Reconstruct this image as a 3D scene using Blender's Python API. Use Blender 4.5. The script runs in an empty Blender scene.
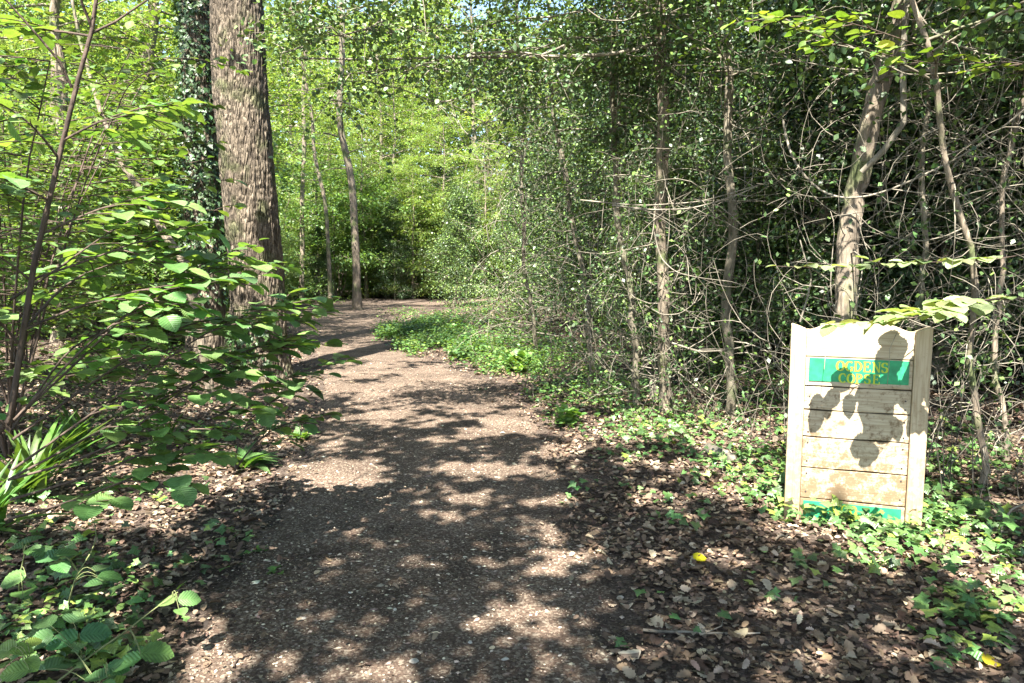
import bpy, math
import numpy as np
from math import radians as R_, sin, cos, tan, pi, atan2, sqrt

# ------------------------------------------------------------------ camera
sc = bpy.context.scene
W, H, F = 1024, 683, 740.0
PITCH = 6.1
CZ = 1.55
cam_d = bpy.data.cameras.new('camera')
cam = bpy.data.objects.new('camera', cam_d)
sc.collection.objects.link(cam)
cam.location = (0, 0, CZ)
cam.rotation_euler = (R_(90 - PITCH), 0, 0)
cam_d.sensor_width = 36
cam_d.lens = F / W * 36
cam_d.clip_start = 0.05
cam_d.clip_end = 500
sc.camera = cam

# ------------------------------------------------------------------ light
SUN_EL, SUN_AZ = 57.0, 16.0          # light travels towards azimuth SUN_AZ (from +Y to +X)
world = bpy.data.worlds.new('World')
sc.world = world
world.use_nodes = True
wn = world.node_tree.nodes
wl = world.node_tree.links
sky = wn.new('ShaderNodeTexSky')
sky.sky_type = 'NISHITA'
sky.sun_disc = False
sky.sun_elevation = R_(SUN_EL)
sky.sun_rotation = R_(180 + SUN_AZ)
wn['Background'].inputs['Strength'].default_value = 0.09
wl.new(sky.outputs[0], wn['Background'].inputs['Color'])
sun_d = bpy.data.lights.new('sun', 'SUN')
sun_d.energy = 5.0
sun_d.angle = R_(0.5)
sun_d.color = (1.0, 0.955, 0.88)
sun = bpy.data.objects.new('sun', sun_d)
sc.collection.objects.link(sun)
sun.rotation_euler = (R_(90 - SUN_EL), 0, R_(-SUN_AZ))
sun.location = (-3, -10, 20)
sc.view_settings.view_transform = 'Standard'
sc.view_settings.look = 'None'
sc.view_settings.exposure = 2.5
sc.view_settings.gamma = 1
sc.cycles.max_bounces = 7
sc.cycles.diffuse_bounces = 4
sc.cycles.transmission_bounces = 6
sc.cycles.sample_clamp_indirect = 6
sc.cycles.use_denoising = True
LD = np.array([sin(R_(SUN_AZ)) * cos(R_(SUN_EL)), cos(R_(SUN_AZ)) * cos(R_(SUN_EL)), -sin(R_(SUN_EL))])

# ------------------------------------------------------------------ maths helpers
cp, sp_ = cos(R_(PITCH)), sin(R_(PITCH))


def ray(px, py):
    a = (px - 512) / F
    b = (341.5 - py) / F
    return np.array([a, cp + b * sp_, -sp_ + b * cp])


def P(px, py, Y):
    r = ray(px, py)
    return np.array([r[0] * Y / r[1], Y, CZ + r[2] * Y / r[1]])


def G(px, py, z=0.0):
    r = ray(px, py)
    t = (z - CZ) / r[2]
    return np.array([r[0] * t, r[1] * t, z])


def hash2(ix, iy, s):
    n = (ix.astype(np.int64) * 374761393 + iy.astype(np.int64) * 668265263 + s * 974711) & 0xffffffff
    n = ((n ^ (n >> 13)) * 1274126177) & 0xffffffff
    n = n ^ (n >> 16)
    return (n & 0xffffff) / float(0xffffff)


def vnoise(x, y, s=0):
    x = np.asarray(x, float); y = np.asarray(y, float)
    ix = np.floor(x); iy = np.floor(y)
    fx = x - ix; fy = y - iy
    fx = fx * fx * (3 - 2 * fx); fy = fy * fy * (3 - 2 * fy)
    a = hash2(ix, iy, s); b = hash2(ix + 1, iy, s); c = hash2(ix, iy + 1, s); d = hash2(ix + 1, iy + 1, s)
    return (a * (1 - fx) + b * fx) * (1 - fy) + (c * (1 - fx) + d * fx) * fy


def fbm(x, y, s=0, o=3):
    x = np.asarray(x, float); y = np.asarray(y, float)
    v = 0; a = 0.5; t = 0
    for i in range(o):
        v = v + a * vnoise(x * 2 ** i, y * 2 ** i, s + i * 17); t += a; a *= 0.5
    return v / t


# path edges, read along the ground
L_px = [(60, 760), (150, 683), (200, 612), (262, 520), (300, 460), (322, 410), (322, 370), (297, 335), (288, 318), (298, 304.5)]
R_px = [(640, 760), (625, 683), (612, 610), (585, 540), (566, 480), (545, 430), (508, 390), (452, 367), (415, 356), (384, 343), (370, 331), (380, 316), (430, 304.5)]
Lp = [np.array([-0.95, -6.0]), np.array([-0.9, 0.8])] + [G(*p)[:2] for p in L_px]
Rp = [np.array([0.9, -6.0]), np.array([0.85, 0.8])] + [G(*p)[:2] for p in R_px]
Lp[-1][1] = 27.6; Rp[-1][1] = 25.4


def interp_edge(E, y):
    E = np.array(E)
    return np.interp(y, E[:, 1], E[:, 0])


LpA, RpA = np.array(Lp), np.array(Rp)


def xl(y): return np.interp(y, LpA[:, 1], LpA[:, 0])
def xr(y): return np.interp(y, RpA[:, 1], RpA[:, 0])


def height(x, y):
    x = np.asarray(x, float); y = np.asarray(y, float)
    h = 0.05 * (vnoise(x * 0.45 + 7, y * 0.45, 3) - 0.5)
    off_r = np.clip((x - xr(y) - 0.4) / 3.0, 0, 1)
    off_l = np.clip((xl(y) - x - 0.4) / 3.0, 0, 1)
    h = h + 0.16 * off_r * np.clip((y - 2) / 5, 0, 1) * (0.5 + vnoise(x * .7, y * .7, 9)) + 0.10 * off_l * (0.4 + vnoise(x * .6, y * .6, 11))
    # the low green hump inside the bend
    h = h + 0.42 * np.exp(-(((x - 0.6) / 1.9) ** 2 + ((y - 19.0) / 3.6) ** 2)) * np.clip((x - xr(y) + 0.3) / 0.8, 0, 1)
    return h


def Gh(px, py):
    z = 0.0
    for _ in range(4):
        g = G(px, py, z)
        z = float(height(g[0], g[1]))
    return G(px, py, z)


# ------------------------------------------------------------------ materials
def new_mat(name):
    m = bpy.data.materials.new(name)
    m.use_nodes = True
    return m, m.node_tree.nodes, m.node_tree.links, m.node_tree.nodes['Principled BSDF']


def setp(b, **k):
    for n, v in k.items():
        n = n.replace('_', ' ')
        if n in b.inputs:
            b.inputs[n].default_value = v


def leaf_mat(name, trans=0.35, tcol=(1.5, 1.35, 0.5), rough=0.45, spec=0.4, bump=0.0, veins=0):
    m, n, l, b = new_mat(name)
    at = n.new('ShaderNodeAttribute'); at.attribute_name = 'Col'
    geo = n.new('ShaderNodeNewGeometry')
    nz = n.new('ShaderNodeTexNoise'); nz.inputs['Scale'].default_value = 35
    mr = n.new('ShaderNodeMapRange'); mr.inputs['From Min'].default_value = .3; mr.inputs['From Max'].default_value = .7
    mr.inputs['To Min'].default_value = 0.78; mr.inputs['To Max'].default_value = 1.22
    l.new(geo.outputs['Position'], nz.inputs['Vector']); l.new(nz.outputs['Fac'], mr.inputs['Value'])
    mul = n.new('ShaderNodeVectorMath'); mul.operation = 'SCALE'
    l.new(at.outputs['Color'], mul.inputs[0]); l.new(mr.outputs['Result'], mul.inputs['Scale'])
    l.new(mul.outputs['Vector'], b.inputs['Base Color'])
    setp(b, Roughness=rough, Specular_IOR_Level=spec)
    if veins:
        def mth(op, a, c=None, d=None):
            q = n.new('ShaderNodeMath'); q.operation = op
            for i_, w_ in enumerate((a, c, d)):
                if w_ is None: continue
                if isinstance(w_, (int, float)): q.inputs[i_].default_value = w_
                else: l.new(w_, q.inputs[i_])
            return q.outputs[0]
        lu = n.new('ShaderNodeAttribute'); lu.attribute_name = 'leaf_uv'
        sx = n.new('ShaderNodeSeparateXYZ'); l.new(lu.outputs['Vector'], sx.inputs[0])
        ab = mth('ABSOLUTE', sx.outputs['X'])
        ph = mth('FRACT', mth('MULTIPLY', mth('SUBTRACT', sx.outputs['Y'], mth('MULTIPLY', ab, .75)), veins))
        rdg = mth('ABSOLUTE', mth('SUBTRACT', ph, .5))            # 0 at a side vein
        sv = mth('SMOOTH_MIN', mth('MULTIPLY', rdg, 2.2), mth('MULTIPLY', ab, 22.0), .2)
        vf = n.new('ShaderNodeMapRange'); vf.inputs['From Min'].default_value = 0; vf.inputs['From Max'].default_value = .35
        vf.inputs['To Min'].default_value = 1.14; vf.inputs['To Max'].default_value = .98
        l.new(sv, vf.inputs['Value'])
        l.new(mth('MULTIPLY', mr.outputs['Result'], vf.outputs['Result']), mul.inputs['Scale'])
        hgt_ = mth('ADD', mth('MULTIPLY', sv, .8), nz.outputs['Fac'])
    if bump:
        bp = n.new('ShaderNodeBump'); bp.inputs['Strength'].default_value = bump; bp.inputs['Distance'].default_value = 0.01
        l.new(hgt_ if veins else nz.outputs['Fac'], bp.inputs['Height']); l.new(bp.outputs['Normal'], b.inputs['Normal'])
    tr = n.new('ShaderNodeBsdfTranslucent')
    tm = n.new('ShaderNodeVectorMath'); tm.operation = 'MULTIPLY'; tm.inputs[1].default_value = tcol
    l.new(mul.outputs['Vector'], tm.inputs[0]); l.new(tm.outputs['Vector'], tr.inputs['Color'])
    mx = n.new('ShaderNodeMixShader'); mx.inputs[0].default_value = trans
    l.new(b.outputs[0], mx.inputs[1]); l.new(tr.outputs[0], mx.inputs[2])
    l.new(mx.outputs[0], n['Material Output'].inputs['Surface'])
    return m


def bark_mat(name, c1, c2, sc1=18, zs=0.18, bump=0.5, moss=None, dist=0.02):
    m, n, l, b = new_mat(name)
    tc = n.new('ShaderNodeNewGeometry')
    mp = n.new('ShaderNodeMapping'); mp.inputs['Scale'].default_value = (1, 1, zs)
    l.new(tc.outputs['Position'], mp.inputs['Vector'])
    nz = n.new('ShaderNodeTexNoise'); nz.inputs['Scale'].default_value = sc1; nz.inputs['Detail'].default_value = 6; nz.inputs['Roughness'].default_value = .65
    l.new(mp.outputs[0], nz.inputs['Vector'])
    vo = n.new('ShaderNodeTexVoronoi'); vo.inputs['Scale'].default_value = sc1 * 1.1; vo.feature = 'DISTANCE_TO_EDGE'
    l.new(mp.outputs[0], vo.inputs['Vector'])
    cr = n.new('ShaderNodeValToRGB')
    cr.color_ramp.elements[0].position = .3; cr.color_ramp.elements[0].color = (*c1, 1)
    cr.color_ramp.elements[1].position = .72; cr.color_ramp.elements[1].color = (*c2, 1)
    l.new(nz.outputs['Fac'], cr.inputs[0])
    col = cr.outputs[0]
    if moss:
        n2 = n.new('ShaderNodeTexNoise'); n2.inputs['Scale'].default_value = 3.5; n2.inputs['Detail'].default_value = 4
        l.new(tc.outputs['Position'], n2.inputs['Vector'])
        r2 = n.new('ShaderNodeValToRGB'); r2.color_ramp.elements[0].position = .52; r2.color_ramp.elements[1].position = .66
        l.new(n2.outputs['Fac'], r2.inputs[0])
        mx = n.new('ShaderNodeMixRGB'); l.new(r2.outputs[0], mx.inputs[0]); l.new(col, mx.inputs[1]); mx.inputs[2].default_value = (*moss, 1)
        col = mx.outputs[0]
    l.new(col, b.inputs['Base Color'])
    n3 = n.new('ShaderNodeTexNoise'); n3.inputs['Scale'].default_value = 2.6; n3.inputs['Detail'].default_value = 5; n3.inputs['Roughness'].default_value = .6
    l.new(tc.outputs['Position'], n3.inputs['Vector'])
    m3 = n.new('ShaderNodeMapRange'); m3.inputs['From Min'].default_value = .32; m3.inputs['From Max'].default_value = .68; m3.inputs['To Min'].default_value = .62; m3.inputs['To Max'].default_value = 1.18
    l.new(n3.outputs['Fac'], m3.inputs['Value'])
    v3 = n.new('ShaderNodeVectorMath'); v3.operation = 'SCALE'; l.new(col, v3.inputs[0]); l.new(m3.outputs[0], v3.inputs['Scale'])
    l.new(v3.outputs[0], b.inputs['Base Color'])
    ad = n.new('ShaderNodeMath'); ad.operation = 'MULTIPLY_ADD'; ad.inputs[1].default_value = 1.6
    l.new(vo.outputs['Distance'], ad.inputs[0]); l.new(nz.outputs['Fac'], ad.inputs[2])
    bp = n.new('ShaderNodeBump'); bp.inputs['Strength'].default_value = bump; bp.inputs['Distance'].default_value = dist
    l.new(ad.outputs[0], bp.inputs['Height']); l.new(bp.outputs[0], b.inputs['Normal'])
    setp(b, Roughness=0.85, Specular_IOR_Level=0.25)
    return m


def soil_mat(name, base, dark, pale, amt=0.5, scale=1.0):
    m, n, l, b = new_mat(name)
    g = n.new('ShaderNodeNewGeometry')
    n1 = n.new('ShaderNodeTexNoise'); n1.inputs['Scale'].default_value = 2.2 * scale; n1.inputs['Detail'].default_value = 5
    n2 = n.new('ShaderNodeTexNoise'); n2.inputs['Scale'].default_value = 70 * scale; n2.inputs['Detail'].default_value = 5; n2.inputs['Roughness'].default_value = .7
    v1 = n.new('ShaderNodeTexVoronoi'); v1.inputs['Scale'].default_value = 95 * scale
    v2 = n.new('ShaderNodeTexVoronoi'); v2.inputs['Scale'].default_value = 38 * scale
    for t in (n1, n2, v1, v2):
        l.new(g.outputs['Position'], t.inputs['Vector'])
    r1 = n.new('ShaderNodeValToRGB'); r1.color_ramp.elements[0].position = .35; r1.color_ramp.elements[1].position = .65
    r1.color_ramp.elements[0].color = (*dark, 1); r1.color_ramp.elements[1].color = (*base, 1)
    l.new(n2.outputs['Fac'], r1.inputs[0])
    # grit: each small cell its own shade
    sep = n.new('ShaderNodeSeparateColor'); l.new(v1.outputs['Color'], sep.inputs[0])
    r2 = n.new('ShaderNodeValToRGB'); r2.color_ramp.elements[0].position = .6; r2.color_ramp.elements[1].position = .98
    l.new(sep.outputs[0], r2.inputs[0])
    mg = n.new('ShaderNodeMath'); mg.operation = 'MULTIPLY'; mg.inputs[1].default_value = amt; l.new(r2.outputs[0], mg.inputs[0])
    mx = n.new('ShaderNodeMixRGB'); l.new(mg.outputs[0], mx.inputs[0]); l.new(r1.outputs[0], mx.inputs[1]); mx.inputs[2].default_value = (*pale, 1)
    # broad patches
    r3 = n.new('ShaderNodeMapRange'); r3.inputs['From Min'].default_value = .3; r3.inputs['From Max'].default_value = .7; r3.inputs['To Min'].default_value = .58; r3.inputs['To Max'].default_value = 1.28
    l.new(n1.outputs['Fac'], r3.inputs['Value'])
    vm = n.new('ShaderNodeVectorMath'); vm.operation = 'SCALE'; l.new(mx.outputs[0], vm.inputs[0]); l.new(r3.outputs[0], vm.inputs['Scale'])
    l.new(vm.outputs[0], b.inputs['Base Color'])
    a1 = n.new('ShaderNodeMath'); a1.operation = 'MULTIPLY_ADD'; a1.inputs[1].default_value = -.6
    l.new(v2.outputs['Distance'], a1.inputs[0]); l.new(n2.outputs['Fac'], a1.inputs[2])
    bp = n.new('ShaderNodeBump'); bp.inputs['Strength'].default_value = .9; bp.inputs['Distance'].default_value = .012
    l.new(a1.outputs[0], bp.inputs['Height']); l.new(bp.outputs[0], b.inputs['Normal'])
    setp(b, Roughness=0.95, Specular_IOR_Level=0.15)
    return m


M = {}
M['soil'] = soil_mat('woodland_soil', (.10, .072, .056), (.035, .026, .02), (.28, .23, .18), .4)
M['path'] = soil_mat('trodden_earth', (.14, .097, .070), (.05, .034, .025), (.44, .37, .28), .45)
M['leaf'] = leaf_mat('fresh_leaf', .38, (1.6, 1.5, .5), .42, .45)
M['bright'] = leaf_mat('translucent_beech_leaf', .42, (1.5, 1.45, .6), .42, .5)  # more translucent leaf, tint taken from the mesh colours
M['hazel'] = leaf_mat('hazel_leaf', .32, (1.6, 1.5, .5), .45, .4, .35, 8.0)
M['holly'] = leaf_mat('holly_leaf', .16, (1.5, 1.4, .4), .44, .5)
M['ivy'] = leaf_mat('ivy_leaf', .15, (1.6, 1.5, .5), .38, .5, .25, 5.0)
M['dead'] = leaf_mat('dead_leaf', .12, (1.2, 1.0, .7), .75, .2, .5)
M['oakbark'] = bark_mat('oak_bark', (.05, .038, .028), (.33, .265, .19), 26, .22, 1.0, (.12, .12, .06), .06)
M['bark'] = bark_mat('grey_brown_bark', (.10, .08, .06), (.32, .26, .19), 24, .25, .6, (.12, .14, .06))
M['smooth'] = bark_mat('smooth_holly_bark', (.10, .085, .06), (.30, .26, .19), 20, .5, .4, (.10, .12, .055))
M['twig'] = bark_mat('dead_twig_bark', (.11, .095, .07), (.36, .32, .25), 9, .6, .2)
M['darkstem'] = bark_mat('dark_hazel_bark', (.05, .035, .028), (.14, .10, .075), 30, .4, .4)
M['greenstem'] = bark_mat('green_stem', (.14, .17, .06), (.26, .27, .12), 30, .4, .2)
M['shadetwig'] = bark_mat('shade_darkened_twig_bark', (.07, .06, .045), (.22, .195, .15), 9, .6, .2)  # twig bark darkened in colour to stand for the thicket's shade
M['stone'] = bark_mat('pale_flint', (.30, .26, .21), (.6, .56, .48), 30, 1, .3)


def flat_mat(name, col, rough=.6, noise=0.0, nscale=20, zscale=1):
    m, n, l, b = new_mat(name)
    g = n.new('ShaderNodeTexCoord')
    mp = n.new('ShaderNodeMapping'); mp.inputs['Scale'].default_value = (1, 1, zscale)
    l.new(g.outputs['Object'], mp.inputs[0])
    nz = n.new('ShaderNodeTexNoise'); nz.inputs['Scale'].default_value = nscale; nz.inputs['Detail'].default_value = 5
    l.new(mp.outputs[0], nz.inputs['Vector'])
    mr = n.new('ShaderNodeMapRange'); mr.inputs['From Min'].default_value = .3; mr.inputs['From Max'].default_value = .7
    mr.inputs['To Min'].default_value = 1 - noise; mr.inputs['To Max'].default_value = 1 + noise
    l.new(nz.outputs['Fac'], mr.inputs['Value'])
    rgb = n.new('ShaderNodeRGB'); rgb.outputs[0].default_value = (*col, 1)
    vm = n.new('ShaderNodeVectorMath'); vm.operation = 'SCALE'; l.new(rgb.outputs[0], vm.inputs[0]); l.new(mr.outputs[0], vm.inputs['Scale'])
    l.new(vm.outputs[0], b.inputs['Base Color'])
    setp(b, Roughness=rough)
    return m


# ------------------------------------------------------------------ object helpers
COL = sc.collection


def np_mesh(name, verts, faces, fsize, cols=None, smooth=False):
    """verts (n,3), faces flat int array of uniform polygon size fsize"""
    me = bpy.data.meshes.new(name)
    verts = np.ascontiguousarray(verts, dtype=np.float32)
    faces = np.ascontiguousarray(faces, dtype=np.int32).ravel()
    nf = len(faces) // fsize
    me.vertices.add(len(verts)); me.vertices.foreach_set('co', verts.ravel())
    me.loops.add(len(faces)); me.loops.foreach_set('vertex_index', faces)
    me.polygons.add(nf)
    me.polygons.foreach_set('loop_start', np.arange(nf, dtype=np.int32) * fsize)
    if smooth:
        me.polygons.foreach_set('use_smooth', np.ones(nf, dtype=bool))
    me.update(calc_edges=True)
    if cols is not None:
        a = me.color_attributes.new('Col', 'FLOAT_COLOR', 'POINT')
        c4 = np.ones((len(verts), 4), dtype=np.float32); c4[:, :3] = cols
        a.data.foreach_set('color', c4.ravel())
    return me


def add_obj(name, me, mat=None, parent=None):
    o = bpy.data.objects.new(name, me)
    if mat is not None and me is not None and not me.materials:
        me.materials.append(mat)
    COL.objects.link(o)
    if parent is not None:
        o.parent = parent
    return o


def tag(o, label=None, cat=None, group=None, kind=None):
    if label: o['label'] = label
    if cat: o['category'] = cat
    if group: o['group'] = group
    if kind: o['kind'] = kind
    return o


def empty(name, loc=(0, 0, 0), rz=0):
    o = bpy.data.objects.new(name, None)
    o.location = loc; o.rotation_euler = (0, 0, rz); o.empty_display_size = .2
    COL.objects.link(o)
    return o


def copy_tree(root, loc, rz, s, label, group=None):
    c = root.copy(); COL.objects.link(c)
    c.location = loc; c.rotation_euler = (0, 0, rz); c.scale = (s, s, s)
    c['label'] = label
    if group: c['group'] = group
    elif 'group' in c: del c['group']
    for ch in root.children:
        d = ch.copy(); COL.objects.link(d); d.parent = c
        for g in ch.children:
            e = g.copy(); COL.objects.link(e); e.parent = d
    return c


def tubes(polys, sides=5):
    """polys: list of (pts(k,3), radii(k)) -> verts, quads"""
    V, Fq, off = [], [], 0
    ang = np.linspace(0, 2 * pi, sides, endpoint=False)
    ca, sa = np.cos(ang), np.sin(ang)
    for pts, rad in polys:
        pts = np.asarray(pts, float); rad = np.asarray(rad, float)
        k = len(pts)
        t = np.gradient(pts, axis=0)
        t /= np.linalg.norm(t, axis=1)[:, None] + 1e-9
        m = t.mean(0)
        ref = np.array([1., 0, 0]) if abs(m[2]) > .75 else np.array([0, 0, 1.])
        u = np.cross(t, ref); u /= np.linalg.norm(u, axis=1)[:, None] + 1e-9
        w = np.cross(t, u)
        ring = pts[:, None, :] + rad[:, None, None] * (u[:, None, :] * ca[None, :, None] + w[:, None, :] * sa[None, :, None])
        V.append(ring.reshape(-1, 3))
        i = np.arange(k - 1)[:, None] * sides; j = np.arange(sides)[None, :]; j2 = (j + 1) % sides
        q = np.stack([i + j, i + j2, i + sides + j2, i + sides + j], -1).reshape(-1, 4) + off
        Fq.append(q); off += k * sides
    return np.concatenate(V), np.concatenate(Fq)


def tube_obj(name, polys, mat, parent=None, sides=5):
    v, f = tubes(polys, sides)
    return add_obj(name, np_mesh(name, v, f, 4, smooth=True), mat, parent)


# leaf templates: (verts, faces, fsize); x across, y along, z up
def strip_leaf(widths, droop=.18, fold=.12, ys=None):
    n = len(widths)
    ys = np.linspace(0, 1, n) if ys is None else np.array(ys)
    v, f = [], []
    for i, (y, w) in enumerate(zip(ys, widths)):
        zc = -droop * y * y
        v += [(-w, y, zc + fold * w), (0, y, zc), (w, y, zc + fold * w)]
    for i in range(n - 1):
        a = i * 3
        f += [(a, a + 1, a + 4, a + 3), (a + 1, a + 2, a + 5, a + 4)]
    return np.array(v), np.array(f), 4


T_QUAD = (np.array([(0, 0, 0), (.33, .5, .07), (0, 1, -.05), (-.33, .5, .07)]), np.array([(0, 1, 2, 3)]), 4)
T_OVAL = strip_leaf([.01, .26, .36, .3, .01], .15, .25)
_hy = np.linspace(0, 1, 15)
_hw = np.interp(_hy, [0, .06, .2, .42, .6, .78, .9, 1], [.03, .24, .38, .43, .42, .32, .18, .004]) * (1 + .06 * np.where(np.arange(15) % 2, 1, -1))
T_HAZEL = strip_leaf(list(_hw), .16, .22, _hy)
T_LONG = strip_leaf([.01, .09, .13, .12, .07, .005], .35, .4)
T_OAKD = strip_leaf([.02, .13, .25, .18, .34, .24, .37, .26, .27, .02], .14, .6)
T_OAKS = strip_leaf([.02, .2, .32, .28, .02], .1, .6)


def ivy_template():
    ang = np.radians([-90, -60, -25, 0, 28, 55, 90, 125, 152, 180, 205, 240])
    r = np.array([.12, .42, .36, .55, .36, .38, .72, .38, .36, .55, .36, .42])
    v = [(0, .33, 0)] + [(cos(a) * q, .33 + sin(a) * q, .05 * cos(3 * a) - .12 * q) for a, q in zip(ang, r)]
    n = len(ang)
    return np.array(v), np.array([(0, 1 + i, 1 + (i + 1) % n) for i in range(n)]), 3


T_IVY = ivy_template()


def leaves_geo(tmpl, pos, ydir, nrm, size, zf=None):
    tv, tf, fs = tmpl
    n = len(pos)
    Yv = ydir / (np.linalg.norm(ydir, axis=1)[:, None] + 1e-9)
    X = np.cross(Yv, nrm); X /= np.linalg.norm(X, axis=1)[:, None] + 1e-9
    Z = np.cross(X, Yv)
    zf = np.ones(n) if zf is None else zf
    V = pos[:, None, :] + size[:, None, None] * (tv[None, :, 0, None] * X[:, None] + tv[None, :, 1, None] * Yv[:, None] + (tv[None, :, 2, None] * zf[:, None, None]) * Z[:, None])
    Fa = tf[None] + (np.arange(n) * len(tv))[:, None, None]
    return V.reshape(-1, 3), Fa.reshape(-1, fs)


def leaves_obj(name, tmpl, pos, ydir, nrm, size, col, mat, parent=None, zf=None):
    v, f = leaves_geo(tmpl, pos, ydir, nrm, size, zf)
    me = np_mesh(name, v, f, tmpl[2], np.repeat(col, len(tmpl[0]), axis=0))
    if mat in (M['hazel'], M['ivy']): add_luv(me, tmpl, len(pos))
    return add_obj(name, me, mat, parent)


def add_luv(me, tmpl, n):
    a = me.attributes.new('leaf_uv', 'FLOAT_VECTOR', 'POINT')
    a.data.foreach_set('vector', np.tile(tmpl[0], (n, 1)).astype(np.float32).ravel())


def up_normals(rng, n, tilt):
    nr = rng.normal(0, tilt, (n, 3)); nr[:, 2] = 1
    return nr


def leaf_cols(rng, n, base, var=.22, yellow=.0, alt=None, altp=0):
    c = np.array(base)[None] * np.exp(rng.normal(0, var, n))[:, None]
    c = c * np.exp(rng.normal(0, .08 if base[1] > base[0] else .035, (n, 3)))
    if alt is not None:
        k = rng.random(n) < altp
        c[k] = np.array(alt) * np.exp(rng.normal(0, .15, (k.sum(), 1)))
    return np.clip(c, .005, .85)


def sprays(rng, centers, per, r, thick=.08, droop=.12):
    n = len(centers) * per
    c = np.repeat(centers, per, axis=0)
    rr = np.repeat(r * np.exp(rng.normal(0, .25, len(centers))), per)
    th = rng.random(n) * 2 * pi
    q = np.sqrt(rng.random(n))
    ax = np.repeat(rng.random(len(centers)) * pi, per)      # sprays are elongated and tilted a little
    ex = np.cos(th) * q * rr * 1.25; ey = np.sin(th) * q * rr * .7
    dx = ex * np.cos(ax) - ey * np.sin(ax); dy = ex * np.sin(ax) + ey * np.cos(ax)
    tx = np.repeat(rng.normal(0, .22, len(centers)), per); ty = np.repeat(rng.normal(0, .22, len(centers)), per)
    dz = rng.normal(0, thick, n) + dx * tx + dy * ty - droop * q * q
    p = c + np.stack([dx, dy, dz], 1)
    yd = np.stack([np.cos(th), np.sin(th), -.25 + rng.normal(0, .3, n)], 1) + rng.normal(0, .5, (n, 3))
    return p, yd


def arc(rng, p, az, el, L, curl=0.0, n=7, wander=.12):
    pts = [np.array(p, float)]
    s = L / (n - 1)
    for i in range(n - 1):
        d = np.array([cos(az) * cos(el), sin(az) * cos(el), sin(el)])
        pts.append(pts[-1] + d * s)
        el += curl / (n - 1) + rng.normal(0, wander * .6); az += rng.normal(0, wander)
    return np.array(pts)


def taper(n, r0, r1): return np.linspace(r0, r1, n)


def grow(rng, Ht, r0, z0, Rm, nlimb, nsub, prof, wob=.05, el0=.35, curl=-.5):
    nt = 14
    zt = np.linspace(-.15, Ht, nt)
    wx = np.cumsum(rng.normal(0, wob, nt)); wy = np.cumsum(rng.normal(0, wob, nt))
    tr = np.stack([wx - wx[1], wy - wy[1], zt], 1)
    rad = r0 * (1 - .85 * (zt / Ht).clip(0, 1)); rad[0] *= 1.5; rad[1] *= 1.15
    trunk = [(tr, rad)]
    limbs, cent = [], []
    for i in range(nlimb):
        z = z0 + (Ht - z0) * ((i + .5) / nlimb) ** .9
        b = np.array([np.interp(z, zt, tr[:, 0]), np.interp(z, zt, tr[:, 1]), z])
        L = Rm * prof((z - z0) / (Ht - z0)) * rng.uniform(.7, 1.15)
        az = i * 2.4 + rng.normal(0, .4)
        a = arc(rng, b, az, el0 + rng.normal(0, .15), L, curl, 8)
        rl = max(.008, r0 * .35 * (1 - .6 * z / Ht))
        limbs.append((a, taper(8, rl, .004)))
        cent += list(a[3:])
        for j in range(nsub):
            k = rng.integers(2, 7)
            s = arc(rng, a[k], az + rng.choice([-1, 1]) * rng.uniform(.5, 1.2), rng.normal(.1, .25), L * rng.uniform(.25, .5), -.3, 5)
            limbs.append((s, taper(5, rl * .4, .003)))
            cent += list(s[2:])
    return trunk, limbs, np.array(cent)


# ------------------------------------------------------------------ ground and path
def grid_mesh(name, xs, ys):
    X, Y = np.meshgrid(xs, ys)
    Z = height(X, Y)
    v = np.stack([X, Y, Z], -1).reshape(-1, 3)
    nx, ny = len(xs), len(ys)
    i = np.arange(ny - 1)[:, None] * nx + np.arange(nx - 1)[None]
    f = np.stack([i, i + 1, i + 1 + nx, i + nx], -1).reshape(-1, 4)
    return np_mesh(name, v, f, 4, smooth=True)


def axis(a, b, c, d, fine, coarse):
    return np.unique(np.concatenate([np.linspace(a, b, int((b - a) / coarse) + 1), np.arange(b, c, fine), np.linspace(c, d, int((d - c) / coarse) + 1)]))


ground = add_obj('ground', grid_mesh('ground', axis(-250, -12, 12, 250, .2, 6), axis(-120, -2, 32, 300, .2, 6)), M['soil'])
tag(ground, kind='structure')


def resample(Pts, n):
    Pts = np.array(Pts)
    d = np.r_[0, np.cumsum(np.linalg.norm(np.diff(Pts, axis=0), axis=1))]
    t = np.linspace(0, d[-1], n)
    return np.stack([np.interp(t, d, Pts[:, 0]), np.interp(t, d, Pts[:, 1])], 1)


ysamp = np.concatenate([np.arange(-6, 24.8, .08)])
Lf = np.stack([xl(ysamp), ysamp], 1); Rf = np.stack([xr(ysamp), ysamp], 1)
# then round the bend, behind the bank
Lb = resample([Lf[-1], (-6.9, 26.5), (-6.4, 28.4), (-3.5, 29.6), (2, 30.5), (10, 31.5)], 140)[1:]
Rb = resample([Rf[-1], (-3.0, 25.4), (-2.4, 26.4), (-1.0, 27.2), (3, 27.9), (10, 29.0)], 140)[1:]
Lf = np.concatenate([Lf, Lb]); Rf = np.concatenate([Rf, Rb])
jl = (fbm(Lf[:, 0] * 2 + 50, Lf[:, 1] * 2.3, 21) - .5) * .34; jr = (fbm(Rf[:, 0] * 2 + 90, Rf[:, 1] * 2.3, 22) - .5) * .5
tt = np.linspace(0, 1, 25)
PV = (Lf + np.stack([jl, 0 * jl], 1))[:, None] * (1 - tt)[None, :, None] + (Rf + np.stack([jr, 0 * jr], 1))[:, None] * tt[None, :, None]
edge_drop = np.where((tt == 0) | (tt == 1), -.03, .012)
PZ = height(PV[..., 0], PV[..., 1]) + edge_drop[None]
pv = np.concatenate([PV, PZ[..., None]], -1).reshape(-1, 3)
ni, nj = len(Lf), len(tt)
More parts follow.
